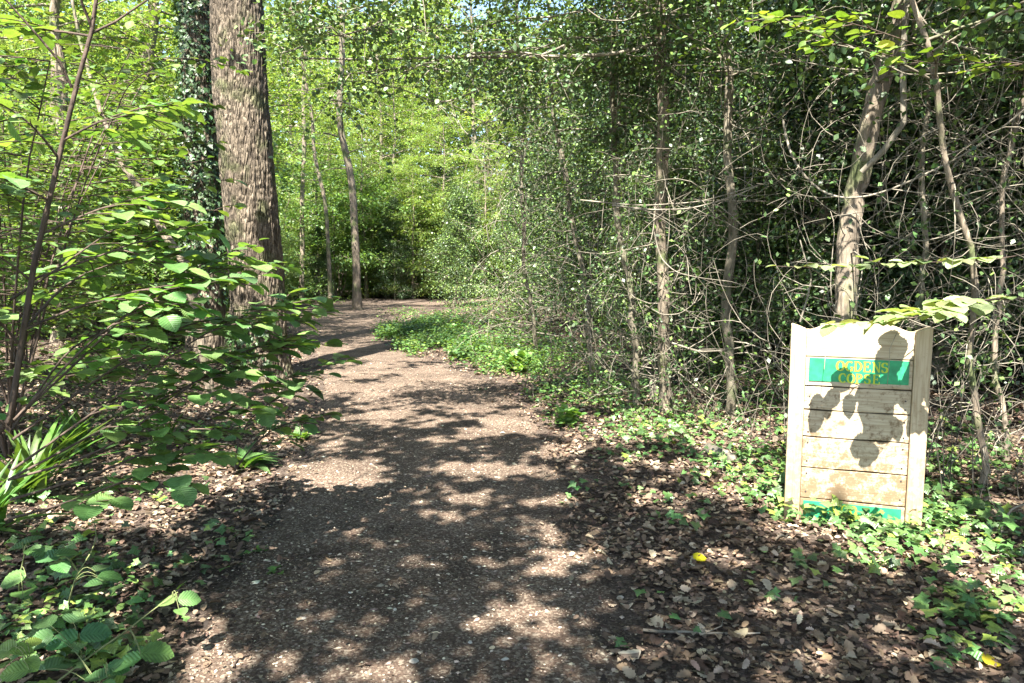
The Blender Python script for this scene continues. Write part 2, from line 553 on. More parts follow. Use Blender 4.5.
ii = np.arange(ni - 1)[:, None] * nj + np.arange(nj - 1)[None]
path = add_obj('path', np_mesh('path', pv, np.stack([ii, ii + 1, ii + 1 + nj, ii + nj], -1).reshape(-1, 4), 4, smooth=True), M['path'])
tag(path, kind='structure')


def on_path(x, y, m=0.0):
    j = (fbm(x * 2 + 90, y * 2.3, 22) - .5) * .4
    a = (x > xl(y) + m + j) & (x < xr(y) - m + j) & (y < 26)
    b = (y > 27.0 + m) & (y < 29.6 - m) & (x > -6)
    return a | b


# ------------------------------------------------------------------ sun patches to be cut out of the added leaf roof
def sun_uv(p):
    t = p[..., 2] / -LD[2]
    return p[..., 0] + LD[0] * t, p[..., 1] + LD[1] * t


gaps = []   # u, v, ru, rv
for (px, py, rx, ry) in [
        (372, 672, 60, 16), (545, 668, 20, 26), (528, 606, 34, 22), (552, 632, 26, 16), (566, 560, 34, 14), (485, 610, 18, 7), (520, 585, 18, 9),
        (505, 470, 75, 10), (545, 500, 40, 10), (565, 450, 40, 12), (470, 500, 26, 8), (520, 420, 50, 9), (470, 395, 50, 5), (445, 520, 22, 6),
        (405, 372, 50, 4.5), (360, 350, 45, 4), (330, 330, 40, 2.5), (400, 340, 35, 3), (345, 313, 45, 2), (395, 308, 25, 1.5), (440, 440, 22, 4),
        (610, 432, 60, 18), (700, 440, 85, 20), (780, 440, 55, 26), (760, 500, 40, 20), (650, 500, 24, 8), (735, 560, 34, 14), (690, 585, 14, 6), (640, 465, 26, 8),
        (810, 530, 70, 22), (880, 560, 60, 20), (960, 560, 60, 45), (1000, 600, 40, 50), (930, 620, 34, 14), (985, 670, 40, 20), (850, 605, 22, 8), (700, 590, 36, 9), (770, 615, 34, 9), (900, 655, 40, 12), (655, 560, 22, 6), (820, 650, 20, 7), (725, 655, 18, 6),
        (730, 395, 60, 10), (840, 400, 80, 30), (600, 400, 50, 9), (490, 335, 30, 8), (440, 330, 40, 10), (410, 345, 26, 5), (540, 370, 30, 5), (660, 400, 30, 10),
        (165, 380, 50, 14), (130, 425, 30, 7), (90, 400, 30, 9), (215, 520, 16, 4), (235, 370, 40, 10), (190, 345, 40, 6), (20, 668, 34, 22), (190, 640, 22, 10), (205, 560, 10, 4)]:
    g = G(px, py)
    gaps.append((g[0], g[1], rx * g[1] / F, ry * g[1] ** 2 / (F * CZ)))
SGN = []
for px in (805, 850, 900):
    for py in (330, 380, 430, 490):
        p = P(px, py, 4.2); u, v = sun_uv(p)
        gaps.append((float(u), float(v), .36, .36))
for (px, py, Y, r) in [(880, 290, 4.0, .25), (820, 270, 4.0, .2), (940, 300, 4.0, .25), (790, 40, 3.9, .25), (850, 60, 3.9, .3), (230, 225, 9.3, .16), (238, 120, 9.3, .12), (255, 230, 9.3, .10), (226, 150, 9.3, .14), (235, 60, 9.3, .12), (225, 250, 9.3, .1), (232, 180, 9.3, .13), (228, 90, 9.3, .1),
                       (225, 285, 3.9, .28), (160, 300, 3.5, .22), (300, 320, 4.0, .16), (330, 362, 4.1, .12), (150, 240, 3.3, .2), (50, 205, 3.1, .14), (450, 40, 7, 1.4), (350, 30, 6.7, 1.2), (560, 90, 7.6, 1.2), (230, 280, 3.7, .3), (280, 320, 3.9, .25), (110, 290, 3.3, .25), (200, 420, 3.5, .2), (60, 300, 3.1, .2), (60, 130, 3.2, .2), (250, 330, 3.9, .2)]:
    u, v = sun_uv(P(px, py, Y)); gaps.append((float(u), float(v), r, r))
gaps = np.array(gaps)


def lit(u, v):
    j = .6 * (vnoise(u * 5.5, v * 5.5, 41) - .5) * 2 + .4 * (vnoise(u * 12, v * 12, 42) - .5) * 2
    out = np.zeros(len(u), bool)
    for a, b, ra, rb in gaps:
        ra = max(ra, .07); rb = max(rb, .09)
        out |= ((u - a) / ra) ** 2 + ((v - b) / rb) ** 2 < 1 + j * 1.2
    nz = vnoise(u * 2.6 + 3, v * 2.2, 43) * .42 + vnoise(u * 6.5, v * 5.5, 44) * .36 + vnoise(u * 13, v * 12, 45) * .22
    thr = np.where(v > 6.5, .56, .68)
    thr = np.where((u > .8) & (v > 4.4), .47, thr)
    thr = np.where((u > 2.0) & (v > 7.2), .67, thr)
    thr = np.where((u < -1.0) & (v > 3.9), .43, thr)
    thr = np.where((u < 2.0) & (v > 8.2), .36, thr)
    thr = np.where((u < -.9) & (v > 4.1) & (v < 5.6), .28, thr)
    thr = np.where((u < -.9) & (v <= 4.1), .60, thr)
    out |= nz > thr
    return out


# ------------------------------------------------------------------ unseen oaks added to shade the path, crowns pruned for sun patches
rng = np.random.default_rng(5)
shade_oak_sites = [(-3.4, -4.6), (3.2, -3.2), (-6.2, 0.2), (6.4, -5.4), (7.6, 1.0), (-1.2, -9.0)]
NC = 150000
cu = rng.uniform(-9, 11, NC); cv = rng.uniform(-1.5, 12.5, NC)
cz = 5.0 + 3.8 * rng.random(NC)
keep = ~lit(cu, cv)
edge = np.clip((12.5 - cv) / 2.0, 0, 1)
keep &= rng.random(NC) < edge
cu, cv, cz = cu[keep], cv[keep], cz[keep]
tq = cz / -LD[2]
cpos = np.stack([cu - LD[0] * tq, cv - LD[1] * tq, cz], 1)
vis = (cpos[:, 1] > .3) & (cpos[:, 2] - CZ < cpos[:, 1] * .40)
cpos = cpos[~vis]
site = np.argmin(((cpos[:, None, :2] - np.array(shade_oak_sites)[None]) ** 2).sum(-1), 1)
oak_names = ['beside the left shrub', 'beside the sign', '', '', '', '']
for i, (ox, oy) in enumerate(shade_oak_sites):
    r = empty('oak_tree', (0, 0, 0))
    tag(r, 'tall unseen oak added behind the viewer, crown pruned to dapple the path, %s' % ['near left', 'near right', 'far left', 'far right', 'right flank', 'middle rear'][i], 'tree')
    pts = cpos[site == i]
    n = len(pts)
    if n == 0: continue
    tz = np.linspace(-.2, 9.5, 12)
    tp = np.stack([ox + np.cumsum(rng.normal(0, .05, 12)), oy + np.cumsum(rng.normal(0, .05, 12)), tz], 1)
    tube_obj('trunk', [(tp, .28 * (1 - .7 * tz.clip(0) / 9.5))], M['bark'], r, 12)
    br = []
    for k in range(26):
        tgt = pts[rng.integers(n)]
        s = tp[rng.integers(6, 11)]
        w = np.linspace(0, 1, 8)[:, None]
        c = s * (1 - w) + tgt * w + np.array([0, 0, .5]) * np.sin(w * pi) + rng.normal(0, .06, (8, 3)) * (w * (1 - w) * 4)
        br.append((c, taper(8, .03, .006)))
    tube_obj('branches', br, M['bark'], r, 5)
    yd = rng.normal(0, 1, (n, 3)); yd[:, 2] *= .3
    nr = up_normals(rng, n, .4) - LD[None] * .6
    leaves_obj('crown', T_QUAD, pts, yd, nr, rng.uniform(.11, .17, n), leaf_cols(rng, n, (.07, .12, .03)), M['leaf'], r)
#PART2

# ------------------------------------------------------------------ the two big trunks
def furrowed_trunk(name, axis_pts, radii, mat, parent, sides=120, rows=200, ridge=.03, seed=0, flare=.35, buttress=0):
    axis_pts = np.array(axis_pts); z = np.linspace(axis_pts[0, 2], axis_pts[-1, 2], rows)
    cx = np.interp(z, axis_pts[:, 2], axis_pts[:, 0]); cy = np.interp(z, axis_pts[:, 2], axis_pts[:, 1]); rr = np.interp(z, axis_pts[:, 2], radii)
    a = np.linspace(0, 2 * pi, sides, endpoint=False)
    A, Z = np.meshgrid(a, z)
    Rr = np.repeat(rr[:, None], sides, 1)
    zb = Z - z[0]
    Rr = Rr * (1 + flare * np.exp(-zb / .35) * (1 + .35 * np.cos(A * 5 + seed)))
    tw = A * 9 + .5 * np.sin(Z * 1.1)
    rid = np.abs(vnoise(tw * 1.7 + 100, Z * 3.2 + 4 * vnoise(A * 3, Z * .7, 3), 31 + seed) - .5) * 2
    rid2 = np.abs(vnoise(tw * 3.4 + 40, Z * 11, 32 + seed) - .5) * 2
    # seamless: blend the last sector with the first
    wv = .45 + .9 * vnoise(A * 2.2 + 9, Z * .9, 36 + seed)
    Rr = Rr + ridge * wv * (rid ** .6 - .6) + ridge * .5 * (rid2 - .5) + .05 * (vnoise(np.cos(A) * 1.2 + 5, np.sin(A) * 1.2 + Z * .8, 33 + seed) - .5)
    X = cx[:, None] + Rr * np.cos(A); Y = cy[:, None] + Rr * np.sin(A)
    v = np.stack([X, Y, Z], -1).reshape(-1, 3)
    i = np.arange(rows - 1)[:, None] * sides; j = np.arange(sides)[None]
    f = np.stack([i + j, i + (j + 1) % sides, i + sides + (j + 1) % sides, i + sides + j], -1).reshape(-1, 4)
    return add_obj(name, np_mesh(name, v, f, 4, smooth=True), mat, parent)


def cover_ivy(name, axis_pts, radii, n, rng, z0, z1, size, mat, parent, dens=None, sector=None):
    axis_pts = np.array(axis_pts)
    z = rng.uniform(z0, z1, n); a = rng.uniform(0, 2 * pi, n)
    if sector: a = rng.normal(sector[0], sector[1], n)
    if dens is not None:
        k = rng.random(n) < dens(a, z); z, a = z[k], a[k]; n = len(z)
    cx = np.interp(z, axis_pts[:, 2], axis_pts[:, 0]); cy = np.interp(z, axis_pts[:, 2], axis_pts[:, 1])
    r = np.interp(z, axis_pts[:, 2], radii) + rng.uniform(.0, .10, n) * (.5 + vnoise(a * 2, z * 2, 8))
    out = np.stack([np.cos(a), np.sin(a), 0 * a], 1)
    p = np.stack([cx, cy, z], 1) + out * r[:, None]
    yd = np.array([0, 0, -1.]) + out * .3 + rng.normal(0, .45, (n, 3))
    nr = out + rng.normal(0, .35, (n, 3)); nr[:, 2] += .35
    return leaves_obj(name, T_IVY, p, yd, nr, size * np.exp(rng.normal(0, .25, n)), leaf_cols(rng, n, (.045, .085, .028), .3), mat, parent)


rng = np.random.default_rng(11)
# giant oak at the path edge
base = Gh(261, 381)
Yt = base[1] + .3
ax = [P(262, 383, Yt), P(258, 300, Yt), P(249, 200, Yt), P(241, 100, Yt), P(238, 0, Yt)]
ax = [np.array([ax[0][0], Yt, float(height(ax[0][0], Yt)) - .15])] + ax[1:] + [ax[4] + (ax[4] - ax[3]) * k * np.array([.6, 0, 1]) for k in (1, 2.2, 3.6)]
rd = [.36, .345, .335, .325, .32, .30, .26, .2]
t = empty('oak_tree', (0, 0, 0))
tag(t, 'massive oak trunk with deeply furrowed sunlit bark at the left edge of the path', 'tree')
furrowed_trunk('trunk', ax, rd, M['oakbark'], t, 240, 520, .034, 1)
cover_ivy('ivy', ax, rd, 500, rng, .0, .9, .055, M['ivy'], t, None, (-pi / 2 - .5, .7))
topz = ax[-1][2]
lb, cc = [], []
for k in range(16):
    s = ax[-1] + np.array([0, 0, -rng.uniform(0, 1.6)])
    a = arc(rng, s, k * 2.4, .5, rng.uniform(2, 4), -.5, 8); lb.append((a, taper(8, .09, .01))); cc += list(a[3:])
tube_obj('branches', lb, M['bark'], t, 6)
cc = np.array(cc)
p, yd = sprays(rng, cc + rng.normal(0, .3, cc.shape), 70, np.full(len(cc), .6))
leaves_obj('crown', T_QUAD, p, yd, up_normals(rng, len(p), .5), rng.uniform(.08, .12, len(p)), leaf_cols(rng, len(p), (.09, .15, .035)), M['leaf'], t)
# ivied oak behind it
Yi = 11.6
ax2 = [P(206, 330, Yi), P(203, 240, Yi), P(199, 120, Yi), P(197, 0, Yi)]
ax2 = [np.array([ax2[0][0], Yi, float(height(ax2[0][0], Yi)) - .15])] + ax2[1:] + [ax2[3] + (ax2[3] - ax2[2]) * k for k in (1, 2.5)]
rd2 = [.29, .27, .24, .23, .2, .12]
t = empty('oak_tree', (0, 0, 0))
tag(t, 'dark trunk wrapped in ivy right behind the massive furrowed oak', 'tree')
furrowed_trunk('trunk', ax2, rd2, M['oakbark'], t, 80, 120, .03, 5)
cover_ivy('ivy', ax2, rd2, 9000, rng, .9, ax2[-1][2], .062, M['ivy'], t, lambda a, z: np.where(z < 1.6, .35, 1.0))
lb, cc = [], []
for k in range(12):
    a = arc(rng, ax2[-1] - np.array([0, 0, rng.uniform(0, 1.6)]), k * 2.4, .5, rng.uniform(1.5, 3), -.5, 8); lb.append((a, taper(8, .06, .01))); cc += list(a[3:])
tube_obj('branches', lb, M['bark'], t, 6)
cc = np.array(cc)
p, yd = sprays(rng, cc, 60, np.full(len(cc), .6))
leaves_obj('crown', T_QUAD, p, yd, up_normals(rng, len(p), .5), rng.uniform(.08, .12, len(p)), leaf_cols(rng, len(p), (.10, .17, .035)), M['leaf'], t)


# ------------------------------------------------------------------ prototypes of the wood behind
def proto(name, label, cat, group, seed, Ht, r0, z0, Rm, nlimb, nsub, prof, tmpl, per, sr, lsize, base_col, leafm, barkm, tilt=.45, flat=.06, droop=.12, multi=1, alt=None, altp=0, thin=1.0, curl=-.5, el0=.35, wob=.05):
    rng = np.random.default_rng(seed)
    r = empty(name, (0, 0, 0))
    tag(r, label, cat, group)
    T, Lb, C_ = [], [], []
    for k in range(multi):
        tr, lb, ce = grow(rng, Ht * rng.uniform(.75, 1) if multi > 1 else Ht, r0, z0, Rm, nlimb, nsub, prof, wob, el0, curl)
        if multi > 1:
            a = 2 * pi * k / multi + rng.normal(0, .3); ln = rng.uniform(.12, .3)
            sh = lambda q: q + np.stack([np.cos(a) * (q[:, 2] * ln + .1), np.sin(a) * (q[:, 2] * ln + .1), 0 * q[:, 2]], 1)
            tr = [(sh(q), w) for q, w in tr]; lb = [(sh(q), w) for q, w in lb]; ce = sh(ce)
        T += tr; Lb += lb; C_.append(ce)
    ce = np.concatenate(C_)
    ce = ce + rng.normal(0, .12, ce.shape)
    tube_obj('trunk' if multi == 1 else 'stems', T, barkm, r, 10)
    tube_obj('branches', Lb, barkm, r, 4)
    p, yd = sprays(rng, ce, per, np.full(len(ce), sr), flat, droop)
    n = len(p)
    sc_ = np.repeat(np.exp(rng.normal(0, .18, len(ce))), per)[:, None]
    leaves_obj('crown', tmpl, p, yd, up_normals(rng, n, tilt), lsize * np.exp(rng.normal(0, .22, n)), leaf_cols(rng, n, base_col, .2, 0, alt, altp) * sc_, leafm, r)
    return r


dome = lambda t: .35 + .65 * math.sin(pi * min(1, max(0, .25 + .7 * t)))
cone = lambda t: max(.22, 1 - .8 * t)
YG = (.19, .27, .075)
GR = (.09, .155, .035)
HO = (.038, .07, .025)
bgrp = 'bright leafy trees filling the wood left of the bend'
tall = [proto('beech_tree', 'x', 'tree', None, 100 + i, 14, .16, 4.2, 3.4, 30, 3, dome, T_QUAD, 30, .46, .10, YG, M['bright'], M['bark'], .4) for i in range(3)]
under = [proto('hazel_bush', 'x', 'bush', None, 120 + i, 4.8, .028, .12, 1.9, 10, 2, dome, T_QUAD, 30, .42, .085, [YG, (.12, .20, .06), (.21, .28, .10)][i], M['bright'], M['bark'], .4, multi=5) for i in range(3)]
holly = [proto('holly_tree', 'x', 'tree', None, 140 + i, 7.5, .07, .25, 1.9, 52, 4, cone, T_QUAD, 40, .28, .062, HO, M['holly'], M['smooth'], .8, .10, .1, alt=(.10, .17, .04), altp=.10, el0=.25) for i in range(3)]
olive = [proto('holly_bush', 'x', 'bush', None, 160 + i, 4.2, .05, .1, 1.6, 40, 4, cone, T_QUAD, 30, .26, .055, (.06, .10, .035), M['holly'], M['smooth'], .9, .10, .1, alt=(.17, .26, .06), altp=.3, el0=.2) for i in range(2)]
ALLP = tall + under + holly + olive
used = set()


def place(pr, x, y, rz, s, label, group=None):
    loc = (x, y, float(height(x, y)) - .03)
    if pr.name not in used:
        used.add(pr.name)
        pr.location = loc; pr.rotation_euler = (0, 0, rz); pr.scale = (s, s, s)
        pr['label'] = label
        if group: pr['group'] = group
        return pr
    return copy_tree(pr, loc, rz, s, label, group)


rng = np.random.default_rng(77)
L1 = 'slender tree with pale yellow-green leaves in the bright wood left of the bend'
G1 = 'slender bright trees in the wood left of the bend'
L2 = 'many-stemmed bush of yellow-green leaves under the trees left of the bend'
G2 = 'bright understorey bushes left of the bend'
L3 = 'dense dark glossy-leaved holly in the shadowy thicket right of the path'
G3 = 'dark hollies massed in the thicket right of the path'
L4 = 'low olive-green bush with glinting leaves lining the right side of the far path'
G4 = 'olive bushes lining the right side of the far path'
# bright wood, left: rows from near to far
k = 0
for Y, n, x0, x1 in [(13.5, 4, -10.5, -5.2), (17, 5, -13.5, -6.2), (21, 5, -16, -8), (25.5, 6, -19, -8.5), (32.5, 11, -24, 3), (37, 12, -28, 6), (43, 16, -34, 10), (28.5, 5, -17, -8.5)]:
    for i in range(n):
        x = x0 + (x1 - x0) * (i + rng.uniform(.2, .8)) / n
        y = Y + rng.uniform(-1.2, 1.2)
        if on_path(np.array([x]), np.array([y]), -1.4)[0]: continue
        if (i % 2 == 0 and Y < 20) or Y > 36:
            place(tall[k % 3], x, y, rng.uniform(0, 6.28), rng.uniform(.75, 1.15) * (1 if Y > 15 else .7), L1, G1)
        x2 = x + rng.uniform(-1, 1); y2 = y + rng.uniform(-1.2, 1.2)
        if not on_path(np.array([x2]), np.array([y2]), -1.5)[0]:
            place(under[(k + 1) % 3], x2, y2, rng.uniform(0, 6.28), rng.uniform(.8, 1.25), L2, G2)
        k += 1
# bushes directly behind the bend
for i, (x, y) in enumerate([(-9.2, 28.6), (-7.4, 31.3), (-5.4, 31.8), (-3.4, 32.2), (-1.4, 31.9), (.8, 32.4), (3.0, 33), (5.4, 33.4), (-8.4, 25)]) :
    place(under[i % 3], x, y, rng.uniform(0, 6), [.5, 1.25, .6, 1.05, .5, 1.2, .6, 1.15, .6][i], L2, G2)
for i, (x, y, s_) in enumerate([(-8.3, 24.0, .5), (-9.0, 26.5, .6), (-7.9, 21.6, .45), (-8.6, 23.0, .6)]):
    place(under[i % 3], x, y, rng.uniform(0, 6), s_, L2, G2)
# dark thicket right
fr = [(-2.0, 25.4), (.3, 23.2), (.7, 20.0), (1.1, 17.0), (1.5, 14.4), (2.0, 12.1), (2.5, 10.2), (-.1, 33.5), (2.3, 21.6), (3.1, 9.3)]
for i, (x, y) in enumerate(fr):
    place(olive[i % 2], x, y, rng.uniform(0, 6), rng.uniform(.8, 1.0) if y > 13 else rng.uniform(.6, .75), ['farthest olive-green bush where the path vanishes round the bend', 'olive bush next to the vanishing point of the path', 'olive-green bush behind the green hump', 'olive bush overhanging the green hump', 'glinting olive bush beyond the twiggy slim holly', 'olive bush between the twiggy slim holly and the corner trunk', 'olive bush at the corner where the dark thicket begins', 'olive bush beyond the far side of the bend', 'tall olive bush rising behind the one on the hump', 'nearest olive bush, tucked behind the short slanting trunk'][i], G4)
for i, (x, y, s_, lb_) in enumerate([(-4.9, 30.9, .55, 'dark holly standing out against the bright leaves beyond the bend'), (-2.2, 30.9, .62, 'dark blue-green holly just past the end of the visible path'), (-7.6, 29.3, .4, 'small dark holly at the foot of the sinuous trunk'), (-3.4, 34.5, .8, 'tall dark holly deep in the bright wood beyond the bend')]):
    place(holly[i % 3], x, y, rng.uniform(0, 6), s_, lb_, None)
for i, (x, y, s_) in enumerate([(-6.2, 31.6, .5), (-4.2, 31.4, .42), (-2.9, 31.9, .55), (-1.2, 31.2, .45), (-7.9, 30.2, .5), (-5.2, 33.2, .7)]):
    place(tall[i % 3], x, y, rng.uniform(0, 6), s_, L1, G1)
hl = [(2.0, 23.6), (2.3, 18.6), (2.7, 15.8), (3.1, 13.2), (3.6, 10.9), (3.9, 9.2), (5.1, 8.7), (6.6, 8.5), (7.9, 7.9), (8.8, 6.8), (6.0, 7.5), (2.6, 26), (4.6, 28.4), (3.3, 22.6), (4.6, 20), (4.1, 17), (4.4, 14.2), (4.9, 11.9), (6.2, 25), (7, 21.5), (6.8, 17.8), (7.0, 14.6), (6.9, 11.8),
      (9.0, 13.3), (9.2, 10.6), (8.0, 9.2), (10.6, 11.8), (9.6, 17), (11.6, 15), (10.4, 21), (13.2, 19), (7.6, 36), (10, 32), (13.5, 26), (12.3, 12.6), (8.6, 31), (11, 27), (5.6, 9.9), (9.9, 8.8), (13.8, 15.6), (16, 20), (16.5, 14), (2.2, 34.5), (5.2, 37)]
for i, (x, y) in enumerate(hl):
    place(holly[i % 3], x, y, rng.uniform(0, 6), rng.uniform(.85, 1.2), L3, G3)

for i, (pix, Y, r0_, lab) in enumerate([
        ([(357, 298), (353, 230), (349, 160), (343, 80), (340, 0)], 24.0, .13, 'dark-footed sinuous trunk standing at the far end of the path'),
        ([(330, 285), (326, 220), (322, 160), (308, 100), (290, 20)], 25.0, .07, 'thin leaning trunk left of the dark-footed one at the path end'),
        ([(146, 330), (144, 220), (140, 110), (146, 0)], 14.5, .13, 'straight trunk in the bright wood left of the ivy-wrapped trunk'),
        ([(300, 292), (306, 200), (300, 100), (302, 0)], 28.0, .09, 'slim trunk just right of the massive oak in the bright wood'),
        ([(58, 340), (64, 220), (52, 110), (66, 0)], 13.0, .10, 'slender trunk behind the foliage near the left frame edge')]):
    pts = [P(a, b, Y) for a, b in pix]
    pts[0][2] = float(height(pts[0][0], Y)) - .1
    pts += [pts[-1] + (pts[-1] - pts[-2]) * .6, pts[-1] + (pts[-1] - pts[-2]) * 1.2]
    a_ = np.array(pts); t1 = np.linspace(0, 1, len(a_)); t2 = np.linspace(0, 1, 30)
    q = np.stack([np.interp(t2, t1, a_[:, c]) for c in range(3)], 1)
    for _ in range(3): q[1:-1] = (q[:-2] + 2 * q[1:-1] + q[2:]) / 4
    q[:, 0] += np.sin(t2 * pi) * (.16 * np.sin(t2 * 11 + i) + .05 * np.sin(t2 * 27 + i * 2))
    tr_ = empty('beech_tree', (0, 0, 0)); tag(tr_, lab, 'tree')
    tube_obj('trunk', [(q, np.interp(t2, [0, .05, 1], [r0_ * 1.5, r0_, r0_ * .5]))], M['bark'], tr_, 12)
    lb, cc = [], []
    for k_ in range(26):
        s_ = q[rng.integers(8, 30)]
        a = arc(rng, s_, k_ * 2.4, rng.uniform(0, .5), rng.uniform(1, 2.6), -.4, 8); lb.append((a, taper(8, r0_ * .2, .006))); cc += list(a[3:])
    tube_obj('branches', lb, M['bark'], tr_, 5)
    cc = np.array(cc); p, yd = sprays(rng, cc, 26, np.full(len(cc), .42), .05)
    leaves_obj('crown', T_QUAD, p, yd, up_normals(rng, len(p), .4), rng.uniform(.07, .12, len(p)), leaf_cols(rng, len(p), YG), M['bright'], tr_)

# far-off wood: one mass
rng = np.random.default_rng(9)
n = 150000
th = rng.uniform(R_(18), R_(162), n); rad_ = rng.uniform(46, 62, n)
zz = rng.random(n) ** .8 * 17
p = np.stack([np.cos(th) * rad_, np.sin(th) * rad_, zz], 1)
kk = fbm(p[:, 0] * .3 + p[:, 1] * .1, p[:, 2] * .35, 61) > .27
p = p[kk]; n = len(p)
wood = leaves_obj('distant_woodland', T_QUAD, p, rng.normal(0, 1, (n, 3)), up_normals(rng, n, .8), rng.uniform(.35, .7, n), leaf_cols(rng, n, (.12, .185, .045)), M['bright'])
tag(wood, 'hazy mass of pale green wood far behind everything', 'woodland', kind='stuff')

# ------------------------------------------------------------------ notice board
def slab(bm_v, bm_f, outline, y0, y1):
    """extrude an (x,z) outline between y0 (front) and y1 (back)"""
    n = len(outline); o = len(bm_v)
    bm_v += [(x, y0, z) for x, z in outline] + [(x, y1, z) for x, z in outline]
    bm_f.append(tuple(o + i for i in range(n)))
    bm_f.append(tuple(o + n + i for i in reversed(range(n))))
    for i in range(n):
        j = (i + 1) % n
        bm_f.append((o + j, o + i, o + n + i, o + n + j))


def py_obj(name, v, f, mat, parent=None, bevel=0.0):
    me = bpy.data.meshes.new(name); me.from_pydata([tuple(q) for q in v], [], f); me.update()
    o = add_obj(name, me, mat, parent)
    if bevel:
        b = o.modifiers.new('bevel', 'BEVEL'); b.width = bevel; b.segments = 2; b.limit_method = 'ANGLE'
    return o


def wood_mat(name, c1, c2, dirt, horizontal=True, amt=.5):
    m, n, l, b = new_mat(name)
    tc = n.new('ShaderNodeTexCoord')
    mp = n.new('ShaderNodeMapping'); mp.inputs['Scale'].default_value = (1.2, 1, 22) if horizontal else (22, 1, 1.2)
    l.new(tc.outputs['Object'], mp.inputs[0])
    nz = n.new('ShaderNodeTexNoise'); nz.inputs['Scale'].default_value = 4; nz.inputs['Detail'].default_value = 7; nz.inputs['Distortion'].default_value = .8
    l.new(mp.outputs[0], nz.inputs['Vector'])
    cr = n.new('ShaderNodeValToRGB'); cr.color_ramp.elements[0].position = .32; cr.color_ramp.elements[1].position = .62
    cr.color_ramp.elements[0].color = (*c1, 1); cr.color_ramp.elements[1].color = (*c2, 1)
    l.new(nz.outputs['Fac'], cr.inputs[0])
    # lichen and mud, heavier lower down
    n2 = n.new('ShaderNodeTexNoise'); n2.inputs['Scale'].default_value = 20; n2.inputs['Detail'].default_value = 8; n2.inputs['Roughness'].default_value = .78
    l.new(tc.outputs['Object'], n2.inputs['Vector'])
    sx = n.new('ShaderNodeSeparateXYZ'); l.new(tc.outputs['Object'], sx.inputs[0])
    mr = n.new('ShaderNodeMapRange'); mr.inputs['From Min'].default_value = .95; mr.inputs['From Max'].default_value = .1
    mr.inputs['To Min'].default_value = -.08; mr.inputs['To Max'].default_value = .13
    l.new(sx.outputs['Z'], mr.inputs['Value'])
    ad = n.new('ShaderNodeMath'); ad.operation = 'ADD'; l.new(n2.outputs['Fac'], ad.inputs[0]); l.new(mr.outputs[0], ad.inputs[1])
    r2 = n.new('ShaderNodeValToRGB'); r2.color_ramp.elements[0].position = .5; r2.color_ramp.elements[1].position = .62
    l.new(ad.outputs[0], r2.inputs[0])
    mm = n.new('ShaderNodeMath'); mm.operation = 'MULTIPLY'; mm.inputs[1].default_value = amt; l.new(r2.outputs[0], mm.inputs[0])
    mx = n.new('ShaderNodeMixRGB'); l.new(mm.outputs[0], mx.inputs[0]); l.new(cr.outputs[0], mx.inputs[1]); mx.inputs[2].default_value = (*dirt, 1)
    l.new(mx.outputs[0], b.inputs['Base Color'])
    bp = n.new('ShaderNodeBump'); bp.inputs['Strength'].default_value = .4; bp.inputs['Distance'].default_value = .004
    l.new(nz.outputs['Fac'], bp.inputs['Height']); l.new(bp.outputs[0], b.inputs['Normal'])
    setp(b, Roughness=.7, Specular_IOR_Level=.3)
    return m


M['plank'] = wood_mat('weathered_plank', (.34, .262, .165), (.49, .415, .295), (.17, .11, .058), True, .9)
M['stile'] = wood_mat('weathered_stile', (.36, .27, .165), (.49, .40, .27), (.25, .155, .085), False, .6)
M['gap'] = flat_mat('gap_shade', (.03, .022, .015), .9)
M['green'] = flat_mat('faded_green_paint', (.02, .28, .115), .5, .25, 25)
M['yellow'] = flat_mat('yellow_lettering', (.42, .52, .03), .5, .15, 30)
M['iron'] = flat_mat('rusty_nail', (.05, .035, .03), .6, .2)

SY = 4.2
sbL = P(788, 500, SY); sbR = P(914, 500, SY)
SW, SHt = .73, 1.23
sx0 = (sbL[0] + sbR[0]) / 2
sz0 = float(height(sx0, SY))
sign = empty('notice_board', (sx0, SY, sz0), R_(-19))
tag(sign, 'weathered wooden notice board of planks with green lettered strips standing in ivy', 'notice board')
SHt = 1.21 - sz0
hw = SW / 2
# side stiles with their curved tops
def topline(x):
    u = abs(x) / hw
    # raised middle, dip, raised corners
    return SHt - .012 - .034 * math.exp(-((u - .72) / .17) ** 2) + .006 * math.exp(-((u - .2) / .25) ** 2)
for sgn in (-1, 1):
    xi = sgn * (hw - .085); xo = sgn * hw
    xs_ = np.linspace(xo, xi, 6)
    out = [(xo, -.25), (xi, -.25)] + [(x, topline(x)) for x in xs_[::-1]]
    if sgn > 0: out = out[::-1]
    v, f = [], []; slab(v, f, out, -.045, .03); py_obj('stile', v, f, M['stile'], sign, .006)
xs_ = np.linspace(-hw + .086, hw - .086, 30)
zt0 = SHt - .20
v, f = [], []; slab(v, f, [(-hw + .086, zt0), (hw - .086, zt0)] + [(x, topline(x)) for x in xs_[::-1]], -.032, .02); py_obj('headboard', v, f, M['plank'], sign, .004)
zs = [zt0 - .002, zt0 - .145, zt0 - .305, zt0 - .47, zt0 - .655, .305 - 0.20]
zs = [zt0, zt0 - .175, zt0 - .315, zt0 - .475, zt0 - .66, .125, -.02, -.2]
for i in range(len(zs) - 1):
    a, b_ = zs[i] - .003, zs[i + 1] + .004
    v, f = [], []
    w = hw - .087
    jx = [.002 * math.sin(7.3 * i + k) for k in range(9)]
    lo = [(x, b_ + jx[k]) for k, x in enumerate(np.linspace(-w, w, 9))]
    hi = [(x, a + jx[(k * 5) % 9] * .6) for k, x in enumerate(np.linspace(w, -w, 9))]
    slab(v, f, lo + hi, -.028, .012)
    py_obj('plank', v, f, M['plank'], sign, .003)
